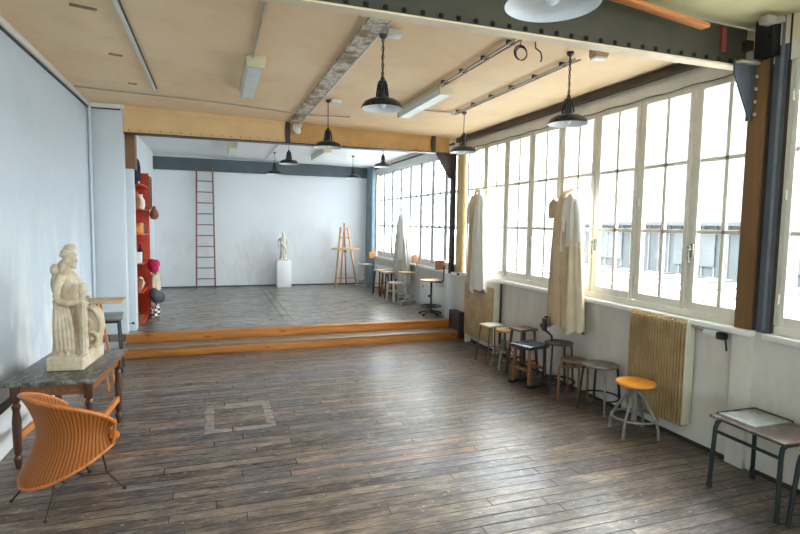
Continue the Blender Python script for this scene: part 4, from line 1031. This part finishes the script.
# upright shaft (bundle) on the plinth's near corner with a finial
sxx, syy = fx+.142, fy-.1
g.lathe([(.032, .11), (.032, .13), (.024, .145), (.026, .3), (.024, .47), (.03, .475), (.03, .49), (.02, .495), (.024, .53), (.034, .555), (.026, .585), (.03, .60), (.012, .615), (.003, .616)], (sxx, syy, 0), 24)
for k in range(8): g.tube([(sxx+.025*math.cos(k*PI/4), syy+.025*math.sin(k*PI/4), .14), (sxx+.025*math.cos(k*PI/4), syy+.025*math.sin(k*PI/4), .47)], .006, 6)
for v in g.bm.verts:
    if v.co.z > .12: v.co.z = .12+(v.co.z-.12)*1.115; v.co.x = v.co.x*.94+.022
o = remesh(g.obj('plaster_statue', M['plaster'], loc=(-1.05, 4.865, STZ), rot=(0, 0, -.1)), .0045, 1)
tag(o, 'large plaster statue of a robed capped woman on the old table', 'statue')
# scrolled mechanism behind the figure, a part of the same casting
g = MB()
poly = [(-.03, .1), (-.03, .3)]+[(.06+.09*math.cos(a), .34+.10*math.sin(a)) for a in [PI-.2-i*(PI*.9)/14 for i in range(15)]]+[(.155, .26), (.135, .16), (.122, .1)]
g.prism(poly, .05, .2, 'y')
for (cx, z, R) in ((.05, .31, .036), (.085, .185, .052)): g.torus((cx, .04, z), R, .015, 'y', 28, 10); g.ball((cx, .045, z), (.016, .02, .016), 8)
g.tube([(-.02, .06, .43), (.05, .05, .452), (.115, .055, .42), (.152, .06, .34), (.155, .06, .24)], .016, 10)
g.tube([(-.02, .05, .5), (.03, .05, .49), (.07, .055, .46)], [.02, .024, .018], 10)
s_ = remesh(g.obj('scrolled_mechanism', M['plaster'], o), .006, 1)

# board stand, stool and easel leg behind the table
t = thing('drawing_donkey', 'wooden drawing stand with pale board seen behind the plaster statue', 'stand', (-1.14, 6.35, 0), .0)
MB().box((.02, 0, .945), (.42, .3, .03), None, .004).obj('board', M['board_wood'], t)
for sx, sy in ((-1, -1), (-1, 1), (1, -1), (1, 1)):
    MB().bar((-.07+sx*.05, sy*.09, .93), (-.05+sx*.13, sy*.16, 0), .022, .022, .003).obj('leg', M['leg_orange'], t)
MB().bar((-.15, -.13, .3), (.05, -.13, .3), .02, .035).obj('stretcher', M['leg_orange'], t)
MB().bar((-.15, .13, .3), (.05, .13, .3), .02, .035).obj('stretcher', M['leg_orange'], t)
t = thing('black_stool', 'dark stool with grey seat between old table and left pier', 'stool', (-1.2, 7.05, 0), .1)
MB().box((0, 0, .66), (.34, .34, .06), None, .02).obj('seat', M['greyslab'], t)
for sx in (-1, 1):
    for sy in (-1, 1): MB().tube([(sx*.12, sy*.12, .64), (sx*.15, sy*.15, .005)], .014, 8).obj('leg', M['blackmatt'], t)
MB().tube([(-.14, -.14, .2), (.14, -.14, .2), (.14, .14, .2), (-.14, .14, .2)], .009, 8, loop=True).obj('stretcher', M['blackmatt'], t)
MB().box((0, 0, .615), (.26, .26, .035), None, .006).obj('under_frame', M['blackmatt'], t)

# ------------------------------------------------------------------ wicker chair
t = thing('wicker_chair', 'orange wicker shell chair on thin iron legs in front of old table', 'chair', (-.91, 3.89, 0), 0)
# local frame: d = facing, r = right-hand side
d = Vector((.775, .632, 0)); r_ = Vector((.632, -.775, 0)); up = Vector((0, 0, 1))
def Wp(f, s, z): return d*f+r_*s+up*z
NU, NV = 48, 16
shell = bmesh.new(); uvl = shell.loops.layers.uv.new('UVMap')
def shell_pt(u, v):
    # u: -1..1 round the back from left arm tip to right arm tip; v: 0 seat edge .. 1 rim
    a = u*PI*.56; q = abs(u)
    rim_z = .725-.10*q-.11*q**4
    bot_z = .155+.20*q**1.6
    pinch = math.sin(PI*min(1, v*1.0))
    fr = .28-.10*pinch-.03*v; sr = .265+.04*v-.04*pinch
    ff = -math.cos(a); ss = math.sin(a)
    f0 = ff*fr+.085*q**2
    return Wp(f0+.01, ss*sr, bot_z+(rim_z-bot_z)*v)
grid = [[shell.verts.new(shell_pt(-1+2*i/NU, j/NV)) for j in range(NV+1)] for i in range(NU+1)]
for i in range(NU):
    for j in range(NV):
        f = shell.faces.new((grid[i][j], grid[i+1][j], grid[i+1][j+1], grid[i][j+1]))
        for lp, (a, b) in zip(f.loops, ((i, j), (i+1, j), (i+1, j+1), (i, j+1))): lp[uvl].uv = (a/NU*1.1, b/NV)
me = bpy.data.meshes.new('woven_shell'); shell.to_mesh(me); shell.free(); me.materials.append(M['wicker'])
for p in me.polygons: p.use_smooth = True
so = bpy.data.objects.new('woven_shell', me); COL.objects.link(so); so.parent = t
md = so.modifiers.new('thick', 'SOLIDIFY'); md.thickness = .012; md.offset = 0
rim = [shell_pt(-1+2*i/60, 1) for i in range(61)]
def curl(tip, sgn):   # scrolled arm end
    c = []
    for k in range(14):
        a = k*.42; rr = .034*(1-k/18)
        c.append(tip+d*(rr*math.sin(a)+.0)+up*(-.034+rr*math.cos(a))+r_*sgn*.012*k/14)
    return c
pts = rim
MB().tube(pts, .0125, 10).obj('rim', M['cane'], t)
ta, tb = shell_pt(-1, .35), shell_pt(1, .35)
MB().tube([ta.lerp(tb, -.06+1.12*i/10)+d*(.03+.03*math.sin(PI*i/10)) for i in range(11)], .03, 16).obj('front_roll', M['cane'], t)
low = [shell_pt(-1+2*i/60, 0) for i in range(61)]
MB().tube([rim[0]]+low+[rim[-1]], .011, 10).obj('lower_binding', M['cane'], t)
# seat
sb = bmesh.new(); uvl = sb.loops.layers.uv.new('UVMap'); SR = []
NS = 12
for q in range(NS+1):
    row = []
    for i in range(NU+1):
        P = shell_pt(-1+2*i/NU, .33 if True else 0); Cc = Wp(.10, 0, .345)
        P = Vector((P.x, P.y, .365-.02*math.sin(PI*q/NS))); row.append(sb.verts.new(Cc.lerp(P, max(q/NS, .001))))
    SR.append(row)
for q in range(NS):
    for i in range(NU):
        f = sb.faces.new((SR[q][i], SR[q][i+1], SR[q+1][i+1], SR[q+1][i]))
        for lp, (a, b) in zip(f.loops, ((q, i), (q, i+1), (q+1, i+1), (q+1, i))): lp[uvl].uv = (b/NU*.7, a/NS*.4)
me = bpy.data.meshes.new('woven_seat'); sb.to_mesh(me); sb.free(); me.materials.append(M['wicker'])
so = bpy.data.objects.new('woven_seat', me); COL.objects.link(so); so.parent = t
md = so.modifiers.new('thick', 'SOLIDIFY'); md.thickness = .014
for (f, s) in ((-.245, .215), (.245, .215), (-.245, -.215), (.245, -.215)):
    sf, ss = (1 if f > 0 else -1), (1 if s > 0 else -1)
    MB().tube([Wp(sf*.08, ss*.08, .34), Wp(sf*.13, ss*.12, .32), Wp(sf*.15, ss*.135, .24), Wp(sf*.165, ss*.145, .14), Wp(sf*.185, ss*.165, .10), Wp(f, s, .006)], .0065, 8).ball(Wp(f, s, .008), .012, 6).obj('leg', M['iron'], t)
MB().tube([Wp(.175, .155, .12), Wp(.06, .07, .125), Wp(-.06, .07, .125), Wp(-.175, .155, .12)], .005, 8).tube([Wp(.175, -.155, .12), Wp(.06, -.07, .125), Wp(-.06, -.07, .125), Wp(-.175, -.155, .12)], .005, 8).tube([Wp(-.06, .07, .125), Wp(-.06, -.07, .125)], .005, 8).tube([Wp(.06, .07, .125), Wp(.06, -.07, .125)], .005, 8).obj('stretcher', M['iron'], t)

# ------------------------------------------------------------------ outside
mo = {n: simple('outside_'+n, c, .9, 0, .08, .8) for n, c in (('roof', (.05, .052, .053)), ('wall', (.046, .053, .055)), ('glassroof', (.3, .3, .3)), ('rib', (.1, .102, .102)), ('block', (.088, .09, .09)), ('pane', (.07, .076, .078)), ('leaf', (.05, .075, .04)))}
o = MB().span((4.4, -6, .35), (13.2, 26, .45)).obj('terrace_roof', mo['glassroof']); tag(o, 'pale flat glazed roof outside below the windows', 'roof')
for i in range(26): MB().bar((4.5, -4+i*1.1, .46), (13.0, -3.0+i*1.1, .46), .05, .09).obj('rib', mo['rib'], o)
t = thing('low_workshop', 'long low workshop with boarded wall and pale sloping roof outside', 'building', (13.2, 9, .45))
wb = MB()
wb.span((0, -11, 0), (4, 9, 1.6)); wb.obj('boarded_wall', mo['wall'], t)
bd = MB()
for i in range(50): bd.span((-.03, -11+i*.4, 0), (0, -10.95+i*.4, 1.6))
bd.obj('board_battens', mo['rib'], t)
MB().rings([[(-.4, -11.3, 1.55), (4.5, -11.3, 2.9), (4.5, -11.3, 2.75), (-.4, -11.3, 1.45)], [(-.4, 9.3, 1.55), (4.5, 9.3, 2.9), (4.5, 9.3, 2.75), (-.4, 9.3, 1.45)]]).obj('roof', mo['roof'], t)
for i in range(5):
    p = MB().span((-.06, -8.6+i*3.6, .3), (-.01, -7.2+i*3.6, 1.3)).obj('window', mo['pane'], t)
    MB().span((-.08, -7.93+i*3.6, .3), (-.06, -7.87+i*3.6, 1.3)).span((-.08, -8.6+i*3.6, .78), (-.06, -7.2+i*3.6, .82)).obj('glazing_bar', mo['block'], p)
t = thing('apartment_block', 'tall pale apartment block outside beyond the low workshop', 'building', (20, 24, -4))
MB().span((0, -7, 0), (9, 12, 17)).obj('wall', mo['block'], t)
for j in range(4):
    for i in range(5):
        p = MB().span((-.05, -5.5+i*3.3, 4.6+j*3), (0, -4.3+i*3.3, 6.4+j*3)).obj('window', mo['pane'], t)
MB().span((-.3, -7.3, 17), (9.3, 12.3, 17.4)).obj('cornice', mo['wall'], t)
tr = thing('garden_tree', 'pale green leafy tree outside beyond the workshop roof', 'tree', (21, 9.0, -3))
rt_ = random.Random(5); lf = MB()
for i in range(2600):
    a = rt_.uniform(0, 6.28); ph = rt_.uniform(-1, 1); rr = 2.5*rt_.uniform(.55, 1)**.5*math.sqrt(max(0, 1-ph*ph))*(1+.25*math.sin(3*a+4*ph))
    c = Vector((rr*math.cos(a), rr*math.sin(a), 6.2+2.3*ph)); u = Vector((rt_.uniform(-1, 1), rt_.uniform(-1, 1), rt_.uniform(-1, 1))).normalized(); v = u.orthogonal().normalized()
    w_ = rt_.uniform(.09, .17); vs = [lf.bm.verts.new(c+u*w_*p+v*w_*.55*q) for p, q in ((-1, 0), (0, -1), (1, 0), (0, 1))]; lf.bm.faces.new(vs)
lf.obj('foliage', mo['leaf'], tr); MB().tube([(0, 0, 0), (.1, 0, 3), (0, .1, 6)], [.25, .2, .1], 10).obj('trunk', mo['wall'], tr)

# ------------------------------------------------------------------ light
world = bpy.data.worlds.new('overcast_sky'); sc.world = world; world.use_nodes = True
wt = world.node_tree; bg = wt.nodes['Background']
tc = wt.nodes.new('ShaderNodeTexCoord'); sp = wt.nodes.new('ShaderNodeSeparateXYZ'); rp_ = wt.nodes.new('ShaderNodeValToRGB')
wt.links.new(tc.outputs['Generated'], sp.inputs[0]); wt.links.new(sp.outputs['Z'], rp_.inputs[0]); wt.links.new(rp_.outputs[0], bg.inputs['Color'])
rp_.color_ramp.elements[0].position = .0; rp_.color_ramp.elements[0].color = (.80, .86, .92, 1)
rp_.color_ramp.elements[1].position = .9; rp_.color_ramp.elements[1].color = (.93, .97, 1.0, 1)
bg.inputs['Strength'].default_value = 9.0
def portal(name, y0, y1, z0, z1, x=XR+.14):
    l = bpy.data.lights.new(name, 'AREA'); l.shape = 'RECTANGLE'; l.size = z1-z0; l.size_y = y1-y0; l.cycles.is_portal = True
    o = bpy.data.objects.new(name, l); COL.objects.link(o); o.location = (x, (y0+y1)/2, (z0+z1)/2); o.rotation_euler = (0, PI/2, 0)
portal('daylight_main', 2.9, 7.95, 1.0, 3.1); portal('daylight_stage', 8.1, 12.8, 1.0, 3.1); portal('daylight_front', -2.3, 2.65, 1.0, 3.1)
l = bpy.data.lights.new('added_rear_daylight', 'AREA'); l.shape = 'RECTANGLE'; l.size = 1.85; l.size_y = 2.0; l.cycles.is_portal = True  # sky portal for the added, unseen rear window
o = bpy.data.objects.new('added_rear_daylight', l); COL.objects.link(o); o.location = (.025, Y0-.16, 2.0); o.rotation_euler = (PI/2, 0, 0)

# ------------------------------------------------------------------ camera
cam = bpy.data.cameras.new('camera'); co = bpy.data.objects.new('camera', cam); COL.objects.link(co)
cam.sensor_width = 36; cam.lens = 535.93*36/800; cam.clip_start = .05
yaw, pitch, roll = .3348, -.0792, .0159
f = Vector((math.sin(yaw)*math.cos(pitch), math.cos(yaw)*math.cos(pitch), math.sin(pitch))); r0 = Vector((math.cos(yaw), -math.sin(yaw), 0)); u0 = r0.cross(f)
r2 = r0*math.cos(roll)+u0*math.sin(roll); u2 = -r0*math.sin(roll)+u0*math.cos(roll)
m = Matrix((r2, u2, -f)).transposed().to_4x4(); m.translation = (0, 0, 1.8); co.matrix_world = m
sc.camera = co
sc.view_settings.view_transform = 'Standard'; sc.view_settings.look = 'None'; sc.view_settings.gamma = 1; sc.view_settings.use_curve_mapping = False
sc.view_settings.exposure = 1.4
sc.cycles.use_denoising = True
sc.cycles.denoising_input_passes = 'RGB_ALBEDO_NORMAL'; sc.cycles.denoising_prefilter = 'ACCURATE'
sc.cycles.max_bounces = 12; sc.cycles.diffuse_bounces = 8; sc.cycles.transparent_max_bounces = 16
sc.cycles.sample_clamp_indirect = 8
